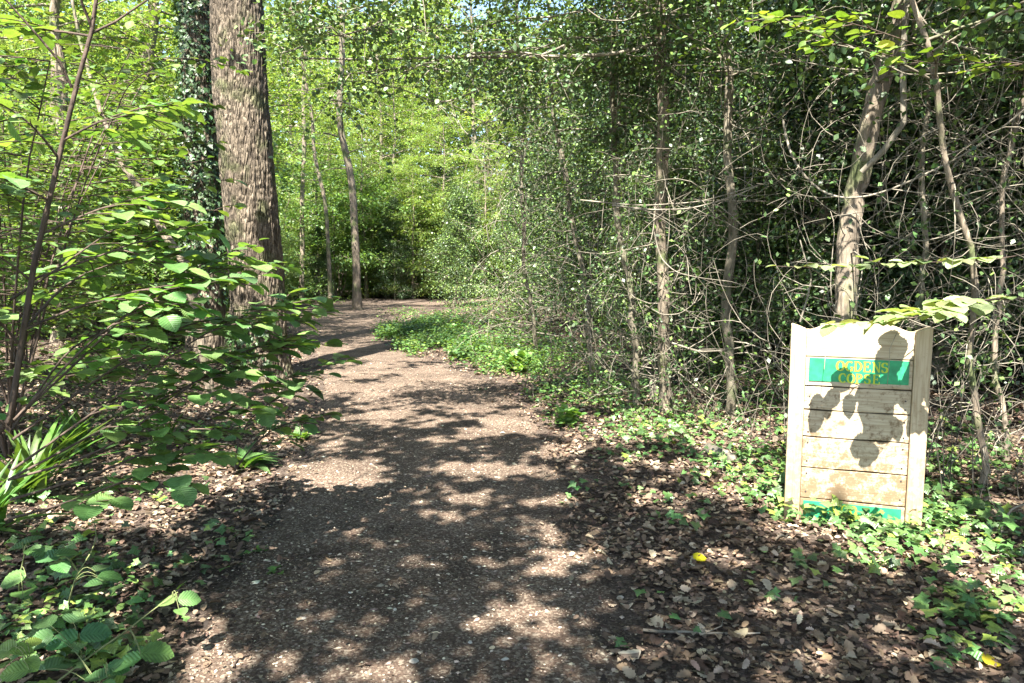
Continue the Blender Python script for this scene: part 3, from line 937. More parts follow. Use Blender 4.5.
v, f = [], []; slab(v, f, [(-hw + .1, -.2), (hw - .1, -.2), (hw - .1, SHt - .12), (-hw + .1, SHt - .12)], .022, .034); py_obj('gap_shade_sheet', v, f, M['gap'], sign)  # near-black sheet standing in for the shade between planks


# serif letters built of strokes (x, z) on a unit square
def arc_pts(cx, cz, rx, rz, a0, a1, n=12):
    return [(cx + rx * cos(R_(a0 + (a1 - a0) * i / n)), cz + rz * sin(R_(a0 + (a1 - a0) * i / n))) for i in range(n + 1)]


LET = {
    'O': [(arc_pts(.42, .5, .36, .46, 0, 360, 24), 'o')],
    'G': [(arc_pts(.46, .5, .38, .46, 50, 310, 18), 'o'), ([(.72, .06), (.72, .42)], 't'), ([(.55, .42), (.85, .42)], 's')],
    'C': [(arc_pts(.46, .5, .38, .46, 45, 315, 18), 'o'), ([(.73, .68), (.73, .93)], 's')],
    'D': [([(.16, .03), (.16, .97)], 't'), (arc_pts(.28, .5, .46, .46, -90, 90, 14), 'o'), ([(.02, .97), (.30, .97)], 's'), ([(.02, .03), (.30, .03)], 's')],
    'E': [([(.18, .03), (.18, .97)], 't'), ([(.04, .97), (.70, .97)], 's'), ([(.04, .03), (.74, .03)], 's'), ([(.18, .52), (.52, .52)], 's'), ([(.70, .97), (.70, .78)], 's'), ([(.74, .03), (.74, .24)], 's'), ([(.52, .40), (.52, .64)], 's')],
    'N': [([(.16, .03), (.16, .97)], 's'), ([(.14, .97), (.76, .03)], 't'), ([(.76, .03), (.76, .97)], 's'), ([(.02, .97), (.20, .97)], 's'), ([(.04, .03), (.28, .03)], 's'), ([(.64, .97), (.88, .97)], 's')],
    'S': [(arc_pts(.36, .73, .26, .22, 20, 250, 12) + arc_pts(.36, .27, .28, .25, 80, -160, 12), 'o'), ([(.60, .74), (.60, .95)], 's'), ([(.09, .05), (.09, .28)], 's')],
    'P': [([(.18, .03), (.18, .97)], 't'), (arc_pts(.30, .73, .34, .235, -90, 90, 12), 'o'), ([(.03, .97), (.32, .97)], 's'), ([(.03, .03), (.34, .03)], 's'), ([(.18, .50), (.32, .50)], 's')],
}


def lettering(text, x0, z0, hgt, gap, parent, name, yfront):
    v, f = [], []
    x = x0; s = hgt
    for ch in text:
        for pts, k in LET[ch]:
            pts = [(x + a * s * .86, z0 + b * s) for a, b in pts]
            for i in range(len(pts) - 1):
                (ax_, az), (bx, bz) = pts[i], pts[i + 1]
                dx, dz = bx - ax_, bz - az; L = math.hypot(dx, dz) + 1e-9
                wv = {'t': .085, 's': .04}.get(k, None)
                if wv is None: wv = .035 + .065 * abs(dz) / L
                nx, nz = -dz / L * s * wv, dx / L * s * wv
                ex, ez = dx / L * s * .012, dz / L * s * .012
                o = len(v); y = yfront - .0004 * (i % 2)
                v += [(ax_ + nx - ex, y, az + nz - ez), (ax_ - nx - ex, y, az - nz - ez), (bx - nx + ex, y, bz - nz + ez), (bx + nx + ex, y, bz + nz + ez)]
                f.append((o, o + 1, o + 2, o + 3))
        x += s * gap
    return py_obj(name, v, f, M['yellow'], parent)


za, zb_ = zs[0] - .008, zs[1] + .032
v, f = [], []; slab(v, f, [(-hw + .105, zb_), (hw - .105, zb_), (hw - .105, za), (-hw + .105, za)], -.0335, -.0285)
strip1 = py_obj('painted_strip', v, f, M['green'], sign, .001)
lettering('OGDENS', -.115, za - .07, .058, .80, strip1, 'lettering', -.0345)
lettering('COPSE', -.10, za - .138, .055, .80, strip1, 'lettering', -.0345)
v, f = [], []; slab(v, f, [(-hw + .105, -.01), (hw - .105, -.01), (hw - .105, .11), (-hw + .105, .11)], -.0335, -.0285)
strip2 = py_obj('painted_strip', v, f, M['green'], sign, .001)
lettering('COO', -.10, .052, .052, .88, strip2, 'lettering', -.0345)
v, f = [], []
for i, z in enumerate([zs[2] + .08, zs[2] + .03, zs[3] + .12, zs[3] + .03, zs[4] + .15, zs[4] + .04, zs[5] + .15, zs[5] + .04]):
    for sx in (-1, 1):
        o = arc_pts(sx * (hw - .115), z, .005, .005, 0, 330, 8); slab(v, f, o, -.031, -.027)
py_obj('nails', v, f, M['iron'], sign)


# ------------------------------------------------------------------ leafy shoots near the camera
def shoot(rng, path, depth_leaf, spacing, side, r0, up=.0, tmpl_tilt=.25, tip=True):
    """path: world points. returns (polys, leaf pos, dir). side twigs lie nearly level."""
    path = np.array(path)
    d = np.r_[0, np.cumsum(np.linalg.norm(np.diff(path, axis=0), axis=1))]
    n = max(8, int(d[-1] / .08))
    tt = np.linspace(0, d[-1], n)
    pts = np.stack([np.interp(tt, d, path[:, i]) for i in range(3)], 1)
    for _ in range(3): pts[1:-1] = (pts[:-2] + pts[1:-1] * 2 + pts[2:]) / 4
    polys = [(pts, taper(n, r0, .0018))]
    lp, ld = [], []

    def leaves_on(q, sp):
        dd = np.r_[0, np.cumsum(np.linalg.norm(np.diff(q, axis=0), axis=1))]
        k = max(2, int(dd[-1] / sp))
        for i in range(k):
            s = dd[-1] * (i + .8) / k
            if s > dd[-1]: s = dd[-1]
            p = np.array([np.interp(s, dd, q[:, c]) for c in range(3)])
            j = min(len(q) - 2, max(0, np.searchsorted(dd, s) - 1))
            t = q[j + 1] - q[j]; t = t / (np.linalg.norm(t) + 1e-9)
            sd = np.array([t[1], -t[0], 0]) * (1 if i % 2 else -1)
            if i == k - 1: sd = sd * .1
            v = sd * .9 + t * .6 + rng.normal(0, .18, 3) * np.array([1, 1, .5]); v[2] -= .03
            lp.append(p + np.array([0, 0, .004])); ld.append(v)
    for s in np.arange(d[-1] * .22, d[-1] * .97, spacing):
        p = np.array([np.interp(s, tt, pts[:, c]) for c in range(3)])
        j = min(n - 2, int(s / d[-1] * (n - 1)))
        t = pts[j + 1] - pts[j]
        sg = rng.choice([-1, 1]); az = atan2(t[1], t[0]) + sg * rng.uniform(.5, 1.1)
        L = side * rng.uniform(.5, 1.15) * (1 - .45 * s / d[-1])
        q = arc(rng, p, az, rng.normal(.08 + up, .15), L, -.25, 6, .1)
        polys.append((q, taper(6, .0035, .0013)))
        leaves_on(q, depth_leaf)
        if rng.random() < .6:
            q2 = arc(rng, q[3], az - sg * rng.uniform(.6, 1.2), rng.normal(.05, .15), L * .5, -.2, 5, .1)
            polys.append((q2, taper(5, .0025, .0012))); leaves_on(q2, depth_leaf)
    leaves_on(pts[n // 2:], depth_leaf * 1.4)
    return polys, lp, ld


def leafy(name, label, cat, group, paths, rng, lsize, lsp, side, spacing, r0, col, stemmat, alt=None, altp=.1, extra_stems=(), up=0, tilt=.3, tmpl=T_HAZEL, leafm='hazel'):
    r = empty(name, (0, 0, 0)); tag(r, label, cat, group)
    polys, lp, ld = list(extra_stems), [], []
    for pth in paths:
        a, b_, c = shoot(rng, pth, lsp, spacing, side, r0, up)
        polys += a; lp += b_; ld += c
    tube_obj('stems', polys, stemmat, r, 6)
    lp = np.array(lp); ld = np.array(ld); n = len(lp)
    leaves_obj('leaves', tmpl, lp, ld, up_normals(rng, n, tilt), lsize * np.exp(rng.normal(0, .26, n)).clip(.5, 1.3), leaf_cols(rng, n, col, .16, 0, alt, altp), M[leafm], r)
    return r


def PP(*a): return [P(*q) for q in a]


rng = np.random.default_rng(21)
gb = Gh(6, 520)
stem = [np.array([gb[0], 3.0, float(height(gb[0], 3.0)) - .05])] + PP((10, 420, 3.02), (22, 340, 3.05), (34, 265, 3.08), (48, 205, 3.1), (62, 145, 3.12), (78, 80, 3.15), (92, 30, 3.18), (100, -30, 3.2), (118, -120, 3.3), (128, -220, 3.4))
stem = np.array(stem)
ms = [(stem, taper(len(stem), .0135, .006)),
      (np.array(PP((72, 88, 3.14), (60, 62, 3.1), (38, 36, 3.05), (15, 10, 3.0), (-20, -30, 2.95))), taper(5, .006, .003)),
      (np.array(PP((90, 34, 3.18), (115, 22, 3.22), (150, -2, 3.3), (190, -40, 3.4))), taper(4, .006, .003)),
      (np.array(PP((92, 28, 3.18), (84, 8, 3.15), (74, -20, 3.1))), taper(3, .007, .004))]
HZ = (.12, .225, .07)
HZ2 = (.17, .27, .08)
leafy('hazel_shrub', 'near hazel shrub with broad level leaves reaching over the left path edge', 'shrub', None, [
    PP((12, 470, 3.0), (90, 415, 3.15), (200, 335, 3.45), (268, 305, 3.75), (320, 300, 3.95)),
    PP((14, 420, 3.0), (80, 360, 3.2), (140, 300, 3.4), (205, 262, 3.7), (262, 240, 3.95)),
    PP((10, 500, 2.95), (110, 470, 3.1), (210, 420, 3.5), (290, 375, 3.8), (338, 360, 4.0)),
    PP((24, 330, 3.05), (90, 300, 3.2), (165, 285, 3.35), (235, 278, 3.6)),
    PP((8, 480, 2.95), (100, 455, 3.05), (170, 400, 3.3), (240, 350, 3.7), (300, 335, 3.9)),
    PP((5, 520, 2.9), (80, 500, 2.95), (150, 470, 3.1), (200, 448, 3.25)),
    PP((30, 280, 3.08), (85, 262, 3.2), (140, 240, 3.4), (190, 225, 3.6)),
    PP((40, 235, 3.1), (80, 215, 3.2), (125, 200, 3.35), (175, 190, 3.55)),
    PP((48, 200, 3.1), (20, 185, 3.0), (-20, 170, 2.9)),
    PP((30, 280, 3.08), (0, 255, 3.0), (-40, 240, 2.9)),
    PP((20, 345, 3.05), (-10, 310, 2.9), (-50, 290, 2.8)),
    PP((64, 140, 3.12), (100, 120, 3.2), (150, 105, 3.35)),
    PP((60, 160, 3.12), (30, 120, 3.0), (-15, 95, 2.9)),
    PP((90, 36, 3.18), (50, 30, 3.2), (0, 20, 3.3)),
    PP((10, 430, 3.0), (-20, 400, 2.9), (-70, 370, 2.8)),
    PP((12, 430, 3.1), (70, 345, 3.5), (130, 320, 3.9), (215, 330, 4.2)),
    PP((14, 420, 3.0), (100, 330, 3.2), (170, 290, 3.4), (240, 262, 3.7), (290, 270, 3.9)),
    PP((12, 440, 3.0), (110, 370, 3.3), (190, 320, 3.7), (262, 318, 4.0), (325, 315, 4.15)),
    PP((24, 330, 3.05), (70, 275, 3.3), (120, 262, 3.5), (180, 252, 3.8)),
    PP((8, 480, 2.95), (120, 420, 3.2), (190, 385, 3.45), (255, 350, 3.8), (310, 345, 4.0)),
    PP((10, 300, 3.08), (60, 268, 3.3), (110, 230, 3.6), (150, 212, 3.9)),

], rng, .090, .06, .38, .069, .006, HZ, M['darkstem'], HZ2, .35, ms, tilt=.17)
# small shoots with leaves at the foot of the oak
leafy('hazel_shrub', 'low leafy hazel sprig overhanging the path edge below the massive trunk', 'shrub', None, [
    PP((235, 470, 3.75), (262, 430, 3.9), (300, 418, 4.0), (333, 412, 4.1)),
    PP((235, 470, 3.75), (235, 430, 3.8), (262, 405, 3.9), (300, 385, 4.0))], rng, .075, .06, .25, .07, .005, HZ, M['darkstem'], HZ2, .4, tilt=.25)

# shrubs further back on the left, level sprays of broad leaves
shr = []
for i, (x, y, hh, lab) in enumerate([
        (-3.9, 5.6, 3.6, 'tall open hazel shrub standing behind the near dark-stemmed shrub'),
        (-5.1, 7.4, 4.4, 'tall hazel shrub deeper in the wood on the far left'),
        (-6.1, 9.2, 3.6, 'hazel shrub with lit leaves left of the ivy-wrapped trunk'),
        (-6.6, 9.8, 4.8, 'large hazel shrub beyond the leaf-strewn clearing'),
        (-6.6, 12.6, 4.2, 'hazel shrub behind and left of the ivy-wrapped trunk')]):
    paths = []
    st = []
    zb0 = float(height(x, y))
    for k in range(7):
        a = k * 2 * pi / 7 + rng.normal(0, .3)
        s = arc(rng, (x, y, zb0 - .05), a, 1.35, hh * rng.uniform(.8, 1.05), -.35, 10, .06)
        st.append((s, taper(10, .012, .004)))
        for j in range(2, 10):
            for _ in range(2):
                e = arc(rng, s[j], rng.uniform(0, 2 * pi), rng.uniform(.05, .35), rng.uniform(.6, 1.25), -.35, 5, .1)
                paths.append(e)
    leafy('hazel_shrub', lab, 'shrub', None, paths, rng, .09, .12, .34, .16, .005, (.10, .175, .045) if i != 4 else (.12, .2, .05), M['darkstem'], (.15, .235, .06), .3, st, tilt=.28, tmpl=T_OVAL)
# thin leaning stem in front of the clearing
r = tube_obj('leaning_sapling', [(np.array([np.array([P(207, 268, 8.3)[0], 8.3, -.05])] + PP((186, 264, 8.3), (165, 235, 8.3), (150, 205, 8.3), (133, 180, 8.3), (122, 165, 8.3), (100, 110, 8.4), (80, 40, 8.5), (60, -60, 8.6))), np.array([.052, .05, .048, .042, .036, .03, .025, .02, .01]))], M['bark'], None, 8)
tag(r, 'thin leaning stem with a pale lower end, left of the ivy-wrapped trunk', 'sapling')

# spray hanging in front of the notice board
LG = (.22, .29, .12)
leafy('hazel_branch', 'pale leafy branch drooping across the top of the notice board', 'branch', None, [
    PP((1060, 300, 4.15), (1000, 298, 4.05), (960, 305, 4.0), (925, 314, 3.95), (885, 322, 3.92), (828, 324, 3.95)),
    PP((1000, 298, 4.05), (965, 303, 3.9), (930, 312, 3.8), (893, 318, 3.74)),
    PP((985, 300, 4.0), (955, 308, 3.8), (925, 316, 3.66), (900, 320, 3.6)),
], rng, .100, .085, .15, .13, .0045, LG, M['darkstem'], (.26, .32, .16), .4, [(np.array([[3.2, 4.3, -.05], [3.24, 4.25, .5], [3.22, 4.2, 1.0], P(1060, 300, 4.15)]), np.array([.014, .012, .009, .005]))], tilt=.12)
leafy('hazel_branch', 'thin branch of pale leaves just above the leafy branch over the notice board', 'branch', None, [
    PP((1050, 250, 4.6), (980, 262, 4.6), (915, 262, 4.55), (870, 266, 4.5), (820, 268, 4.45), (772, 266, 4.4)),
], rng, .09, .10, .12, .17, .004, LG, M['darkstem'], (.26, .32, .16), .4, [(np.array([[3.6, 4.8, -.05], [3.58, 4.75, .7], [3.5, 4.7, 1.3], P(1050, 250, 4.6)]), np.array([.014, .012, .009, .005]))], tilt=.1)
leafy('hazel_branch', 'arching branch of fresh pointed leaves high above the notice board', 'branch', None, [
    PP((1110, 110, 4.5), (1060, 75, 4.4), (1010, 60, 4.3), (950, 66, 4.2), (895, 58, 4.1), (850, 44, 4.0), (810, 35, 3.95), (775, 20, 3.9)),
    PP((960, 62, 4.2), (905, 40, 4.1), (850, 22, 4.0), (800, 14, 3.9), (730, 24, 3.85)),
], rng, .07, .07, .26, .10, .004, (.12, .21, .045), M['darkstem'], (.18, .26, .05), .4, [(np.array([[3.9, 4.9, -.05], [3.95, 4.8, 1.0], [3.85, 4.7, 2.0], P(1110, 110, 4.5)]), np.array([.02, .017, .012, .006]))], tilt=.18)

# ------------------------------------------------------------------ thicket edge: trunks one can tell apart, with their bare twigs
def bare_twigs(rng, axis, n, z0, z1, L, r=.006, sub=2, back=.35, az0=-pi / 2, spread=1.9):
    axis = np.array(axis); out = []
    for i in range(n):
        z = rng.uniform(z0, z1)
        b = np.array([np.interp(z, axis[:, 2], axis[:, 0]), np.interp(z, axis[:, 2], axis[:, 1]), z])
        az = az0 + rng.uniform(-spread, spread) if rng.random() > back else rng.uniform(0, 2 * pi)
        l = L * rng.uniform(.45, 1.3)
        el = rng.normal(.05, .45)
        a = arc(rng, b, az, el, l, rng.choice([-2.2, -1.2, 1.0, 1.8, 2.6]), 9, .16)
        r_ = r * rng.uniform(.5, 1.25) * (l / L) ** .5
        out.append((a, taper(9, r_, r_ * .3)))
        for j in range(rng.integers(1, sub + 2)):
            k = rng.integers(2, 8)
            s = arc(rng, a[k], az + rng.choice([-1, 1]) * rng.uniform(.4, 1.3), rng.normal(0, .5), l * rng.uniform(.2, .55), rng.normal(0, 1), 6, .18)
            out.append((s, taper(6, r_ * .5, .0012)))
    return out


def thicket_tree(label, pix, radii, Y, rng, ntw,  zmax, leafn=60, bark='smooth', crown=True, L=1.0, forks=(), rt=.006, name='holly_tree', tw_r=.35):
    pts = [P(a, b, Y if len(q) == 0 else q[0]) for a, b, *q in pix]
    pts = sorted(pts, key=lambda q: q[2])
    b = pts[0].copy(); b[2] = float(height(b[0], b[1])) - .08
    if pts[0][2] - b[2] > .05: pts = [b] + pts
    top = pts[-1]; dirv = (pts[-1] - pts[-3]); dirv /= np.linalg.norm(dirv)
    pts += [top + dirv * .8, top + dirv * 1.7 + np.array([0, .1, 0])]
    ax_ = np.array(pts)
    n = len(ax_)
    tt = np.linspace(0, 1, n); t2 = np.linspace(0, 1, 40)
    axs = np.stack([np.interp(t2, tt, ax_[:, i]) for i in range(3)], 1)
    for _ in range(3): axs[1:-1] = (axs[:-2] + 2 * axs[1:-1] + axs[2:]) / 4
    ph_ = rng.uniform(0, 6.28, 4); zz_ = t2 * (ax_[-1][2] - ax_[0][2])
    env = np.sin(t2 * pi) ** .5
    axs[:, 0] += env * (.05 * np.sin(zz_ * 1.7 + ph_[0]) + .022 * np.sin(zz_ * 5.3 + ph_[1])) * (1 if radii[0] < .06 else .5)
    axs[:, 1] += env * (.07 * np.sin(zz_ * 1.5 + ph_[2]) + .02 * np.sin(zz_ * 4.7 + ph_[3]))
    axs[1:-1, :2] += rng.normal(0, .006, (38, 2))
    rr = np.interp(t2, [0, .06, 1], [radii[0] * 1.5, radii[0], radii[1]]) * (1 + rng.normal(0, .05, 40))
    r = empty(name, (0, 0, 0)); tag(r, label, 'tree')
    tube_obj('trunk', [(axs, rr)], M[bark], r, 14)
    tw = bare_twigs(rng, axs, int(ntw * 1.15), .25, zmax, L, rt * .8)
    for fk in forks: tw.append(fk)
    tube_obj('branches', tw, M['twig'], r, 4)
    if crown:
        cc = []
        lb = []
        zt = axs[-1][2]
        for k in range(30):
            z = rng.uniform(max(2.3, zt * .55), zt)
            s = np.array([np.interp(z, axs[:, 2], axs[:, i]) for i in range(3)])
            a = arc(rng, s, k * 2.4, rng.uniform(.0, .5), rng.uniform(.7, 1.6), -.4, 7); lb.append((a, taper(7, .010, .003))); cc += list(a[2:])
        tube_obj('leafy_branches', lb, M['smooth'], r, 4)
        cc = np.array(cc)
        p, yd = sprays(rng, cc, leafn, np.full(len(cc), .26), .09, .1)
        leaves_obj('crown', T_OVAL if Y < 6 else T_QUAD, p, yd, up_normals(rng, len(p), .8), rng.uniform(.035, .06, len(p)), leaf_cols(rng, len(p), (.045, .085, .028), .25, 0, (.15, .25, .05), .2), M['holly'], r)
    # a few leaves along the dead twigs
    lp = [a[k] for a, _ in tw for k in range(2, len(a)) if rng.random() < tw_r]
    if lp:
        lp = np.array(lp); m = 4
        lp = np.repeat(lp, m, 0) + rng.normal(0, .05, (len(lp) * m, 3))
        leaves_obj('leaves', T_QUAD, lp, rng.normal(0, 1, (len(lp), 3)), up_normals(rng, len(lp), .7), rng.uniform(.03, .055, len(lp)), leaf_cols(rng, len(lp), (.055, .10, .03), .3, 0, (.16, .25, .06), .15), M['holly'], r)
    return r


rng = np.random.default_rng(31)
thicket_tree('leaning holly trunk, thickest in the thicket, directly behind the notice board', [(833, 400), (838, 330), (845, 270), (857, 212), (868, 160), (884, 90), (902, 0)], (.078, .062), 5.2, rng, 50, 3.2, 30, bark='bark', forks=[
    (np.array(PP((862, 172, 5.15), (884, 150, 5.05), (904, 122, 5.0), (903, 70, 5.0), (905, 20, 5.0), (912, -20, 5.0))), taper(6, .024, .02))], L=1.1, tw_r=.15)
thicket_tree('pale straight trunk with sunlit bark midway between path and notice board', [(734, 405), (731, 300), (728, 200), (722, 100), (722, 0)], (.045, .035), 6.8, rng, 80, 3.6, 30)
thicket_tree('ivy-footed trunk with sunlit patches left of the pale straight trunk', [(668, 395), (664, 320), (656, 220), (660, 120), (664, 0)], (.062, .05), 7.2, rng, 90, 3.8, 34, bark='bark')
thicket_tree('short slanting trunk nearest the path at the thicket edge', [(640, 372), (634, 335), (626, 300), (618, 250), (614, 160), (620, 60)], (.04, .025), 7.7, rng, 70, 3.6, 30)
thicket_tree('slim brown stem leaning away just right of the notice board', [(986, 478), (975, 380), (965, 290), (953, 200), (935, 100), (918, 0)], (.022, .014), 4.7, rng, 46, 2.6, 20, bark='bark', L=.8, rt=.0045, tw_r=.16)
thicket_tree('thin upright stem at the right end of the thicket', [(1003, 460), (1006, 360), (1004, 260), (1012, 150), (1020, 0)], (.02, .015), 5.4, rng, 60, 3.2, 26, bark='bark', L=.9, rt=.005, tw_r=.16)
thicket_tree('pale wavy stem rising behind the slim brown stem', [(925, 440), (918, 350), (925, 250), (917, 150), (930, 40)], (.024, .018), 6.2, rng, 60, 3.4, 26, tw_r=.16)
thicket_tree('twiggy trunk at the corner where the dark thicket meets the olive bushes', [(590, 372), (584, 300), (575, 220), (560, 120), (548, 20)], (.035, .02), 8.9, rng, 90, 3.8, 40, L=1.1)
thicket_tree('twiggy slim holly where the path narrows beside the green hump', [(536, 350), (530, 290), (524, 220), (520, 120), (516, 20)], (.035, .02), 11.2, rng, 110, 4.2, 46, L=1.3, rt=.008)
thicket_tree('half-dead holly with drooping twigs far right beyond the thin upright stem', [(1060, 430), (1050, 330), (1056, 200), (1048, 60)], (.03, .02), 6.0, rng, 70, 3.6, 30, L=1.2, tw_r=.16)

# bare pale boughs that arch through the thicket, each one followable in the photo
def bough(label, pts, r0, r1, extra=0, name='bare_branch', Lx=.35):
    pts = np.array(PP(*pts)); n = len(pts)
    t2 = np.linspace(0, 1, 26); t1 = np.linspace(0, 1, n)
    q = np.stack([np.interp(t2, t1, pts[:, i]) for i in range(3)], 1)
    for _ in range(3): q[1:-1] = (q[:-2] + 2 * q[1:-1] + q[2:]) / 4
    polys = [(q, taper(26, r0, r1))]
    for _ in range(extra):
        k = rng.integers(3, 24); a = arc(rng, q[k], rng.uniform(0, 6.28), rng.normal(0, .5), Lx * rng.uniform(.4, 1.2), rng.normal(0, .8), 6, .15)
        polys.append((a, taper(6, r1 * .8, .001)))
    o = tube_obj(name, polys, M['twig'], None, 6)
    tag(o, label, 'branch')
    return o


bough('long pale branch sagging in a wide arc through the middle of the thicket', [(783, 120, 5.6), (788, 148, 5.5), (800, 172, 5.4), (822, 194, 5.3), (850, 200, 5.15), (885, 193, 5.0), (930, 172, 4.9), (975, 150, 4.8), (1030, 105, 4.7)], .009, .006, 6)
bough('pair of pale twigs crossing the top right corner', [(905, -30, 4.7), (918, 15, 4.7), (940, 38, 4.65), (975, 52, 4.6), (1040, 66, 4.6)], .007, .004, 6)
bough('pale arching twig running level below the top right corner', [(880, 60, 4.7), (905, 75, 4.65), (940, 74, 4.6), (990, 68, 4.6), (1040, 50, 4.6)], .005, .003, 5)
bough('thin pale branch curving down from beside the fresh-leaved arching branch', [(783, 18, 4.9), (812, 34, 4.9), (850, 46, 4.9), (878, 58, 4.9), (905, 66, 4.9)], .006, .004, 4)
bough('cluster of pale twigs sweeping level across the pale straight trunk', [(612, 205, 6.6), (650, 210, 6.4), (690, 209, 6.3), (730, 198, 6.2), (758, 186, 6.2)], .008, .004, 12, Lx=.6)
bough('upper pale twig sweeping across the ivy-footed trunk', [(580, 200, 6.7), (640, 206, 6.5), (700, 202, 6.3), (742, 190, 6.2), (775, 180, 6.2)], .007, .003, 10, Lx=.6)
bough('looping pale twig hanging below the level twig cluster', [(654, 232, 6.3), (660, 258, 6.3), (676, 273, 6.2), (706, 279, 6.2), (738, 282, 6.2), (765, 300, 6.2)], .006, .003, 5)
bough('second looping pale twig hanging lower near the ivy-footed trunk', [(645, 305, 6.4), (662, 315, 6.4), (680, 314, 6.4), (694, 304, 6.3), (700, 292, 6.3)], .005, .003, 3)
bough('broken grey branch slanting near the foot of the pale straight trunk', [(672, 343, 6.6), (700, 352, 6.5), (728, 350, 6.4), (752, 345, 6.3)], .010, .006, 3)
bough('pale crooked twig rising at the top edge of the notice board', [(800, 322, 4.5), (808, 296, 4.5), (812, 275, 4.5), (806, 262, 4.55), (800, 240, 4.6)], .006, .004, 4)
bough('pale hooked twig lying at the right frame edge over the ivy', [(1040, 500, 3.9), (1012, 508, 3.9), (1002, 525, 3.9), (1000, 548, 3.9)], .006, .004, 2)
bough('long sunlit branch crossing level above the far path', [(660, 42, 7.2), (628, 52, 7.0), (590, 56, 6.9), (520, 57, 6.8), (440, 57, 6.7), (380, 60, 6.6), (300, 58, 6.6)], .022, .007, 8, Lx=.8)
bough('thinner branch curving down to the left below the level one', [(520, 57, 6.8), (480, 90, 6.7), (440, 105, 6.6), (400, 88, 6.6), (360, 80, 6.6), (320, 84, 6.6)], .008, .004, 8, Lx=.6)
bough('curved twig hanging from the thicket top near the level sunlit branch', [(588, 10, 6.3), (602, 20, 6.3), (624, 21, 6.3), (650, 12, 6.3)], .006, .004, 2)

# holly branches over the path, leaves glinting in the sun
rng = np.random.default_rng(44)
hb = empty('holly_branch', (0, 0, 0))
tag(hb, 'mass of small glinting holly leaves hanging over the path from above', 'branch')
cc, br = [], []
for (x0, y0, x1, y1, Y) in [(700, -30, 330, 20, 7.0), (700, 10, 400, 45, 7.2), (690, 40, 420, 75, 7.4), (700, 60, 480, 120, 7.6), (640, -60, 330, -10, 6.8), (700, -40, 540, 90, 7.8), (560, 50, 330, 92, 6.7), (440, 40, 290, 48, 6.6), (720, 70, 560, 160, 8.0), (700, 30, 590, 190, 8.3), (640, -50, 380, -20, 6.4), (420, -40, 290, 30, 6.5)]:
    w = np.linspace(0, 1, 9)[:, None]
    q = P(x0, y0, Y) * (1 - w) + P(x1, y1, Y - .3) * w + np.array([0, 0, .12]) * np.sin(w * pi) + rng.normal(0, .05, (9, 3))
    br.append((q, taper(9, .014, .004)))
    for k in range(1, 9):
        for _ in range(4):
            a = arc(rng, q[k], rng.uniform(0, 6.28), rng.normal(-.15, .35), rng.uniform(.25, .7), -.3, 5, .15)
            br.append((a, taper(5, .005, .0015))); cc += list(a[2:])
cc = np.array(cc)
tube_obj('branches', br, M['twig'], hb, 4)
p, yd = sprays(rng, cc, 12, np.full(len(cc), .12), .06, .03)
leaves_obj('leaves', T_OVAL, p, yd, up_normals(rng, len(p), .75), rng.uniform(.03, .055, len(p)), leaf_cols(rng, len(p), (.085, .14, .055), .3, 0, (.17, .26, .08), .25), M['holly'], hb)

# sprouting twigs at the thicket foot
for i, (px, py, Y, lab) in enumerate([(555, 385, 8.3, 'bundle of thin upright twigs sprouting at the path bank'), (760, 430, 6.0, 'upright bare sprouts in the ivy left of the notice board'),
                                      (960, 490, 4.6, 'tangle of bare stems right beside the notice board'), (690, 415, 6.6, 'fan of leaning dead stems near the pale straight trunk'), (1010, 500, 4.4, 'grey dead stems at the right frame edge')]):
    g = Gh(px, py); pol = []
    for k in range(15):
        b = np.array([g[0] + rng.normal(0, .28), g[1] + rng.normal(0, .25), 0]); b[2] = float(height(b[0], b[1])) - .02
        a = arc(rng, b, rng.uniform(0, 6.28), rng.uniform(1.0, 1.5), rng.uniform(.35, 1.1), rng.normal(-.3, .5), 7, .12)
        pol.append((a, taper(7, rng.uniform(.003, .006), .0015)))
    o = tube_obj('bare_sprouts', pol, M['shadetwig'], None, 4)
    tag(o, lab, 'sprouts')

# deep tangle of dead twigs inside the thicket: uncountable
pol = []
for i in range(1500):
    x = rng.uniform(.8, 8.5); y = rng.uniform(5.6, 12.5)
    if x < 1.15 + max(0, (9.5 - y)) * .16 and y < 9.6: continue
    if x / y > .8 or x < .12 * y: continue
    z = rng.uniform(.15, 3.4)
    a = arc(rng, (x, y, z), rng.uniform(0, 6.28), rng.normal(.1, .55), rng.uniform(.3, 1.1), rng.normal(0, 1.1), 6, .2)
    if on_path(a[:, 0], a[:, 1], -.35).any(): continue
    pol.append((a, taper(6, rng.uniform(.002, .005), .001)))
tw = tube_obj('dead_twig_undergrowth', pol, M['shadetwig'], None, 3)
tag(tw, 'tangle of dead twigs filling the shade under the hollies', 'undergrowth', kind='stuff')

# ------------------------------------------------------------------ ground layer
rng = np.random.default_rng(51)
yy, xx = [], []
for (a, b_, dens) in [(1.6, 5, 1500), (5, 8, 1050), (8, 13, 400), (13, 24, 90)]:
    half = b_ * .92 + .4
    n = int((b_ - a) * 2 * half * dens)
    y = rng.uniform(a, b_, n); x = rng.uniform(-half, half, n)
    k = np.abs(x) < y * .85 + .6
    yy.append(y[k]); xx.append(x[k])
x = np.concatenate(xx); y = np.concatenate(yy)
inside = np.minimum(x - xl(y), xr(y) - x)
j = (fbm(x * 1.8, y * 1.8, 71) - .5) * .7
pr_ = np.clip(.45 - (inside + j) * 1.3, .045, 1)
pr_ = np.maximum(pr_, np.where(fbm(x * .9 + 31, y * .7, 77) > .62, .22, 0))
pr_ = np.where((y > 26), .1, pr_)
patch = .45 + .9 * fbm(x * 1.3 + 5, y * 1.3, 72)
k = rng.random(len(x)) < pr_ * patch
x, y = x[k], y[k]
ins = inside[k]
n = len(x)
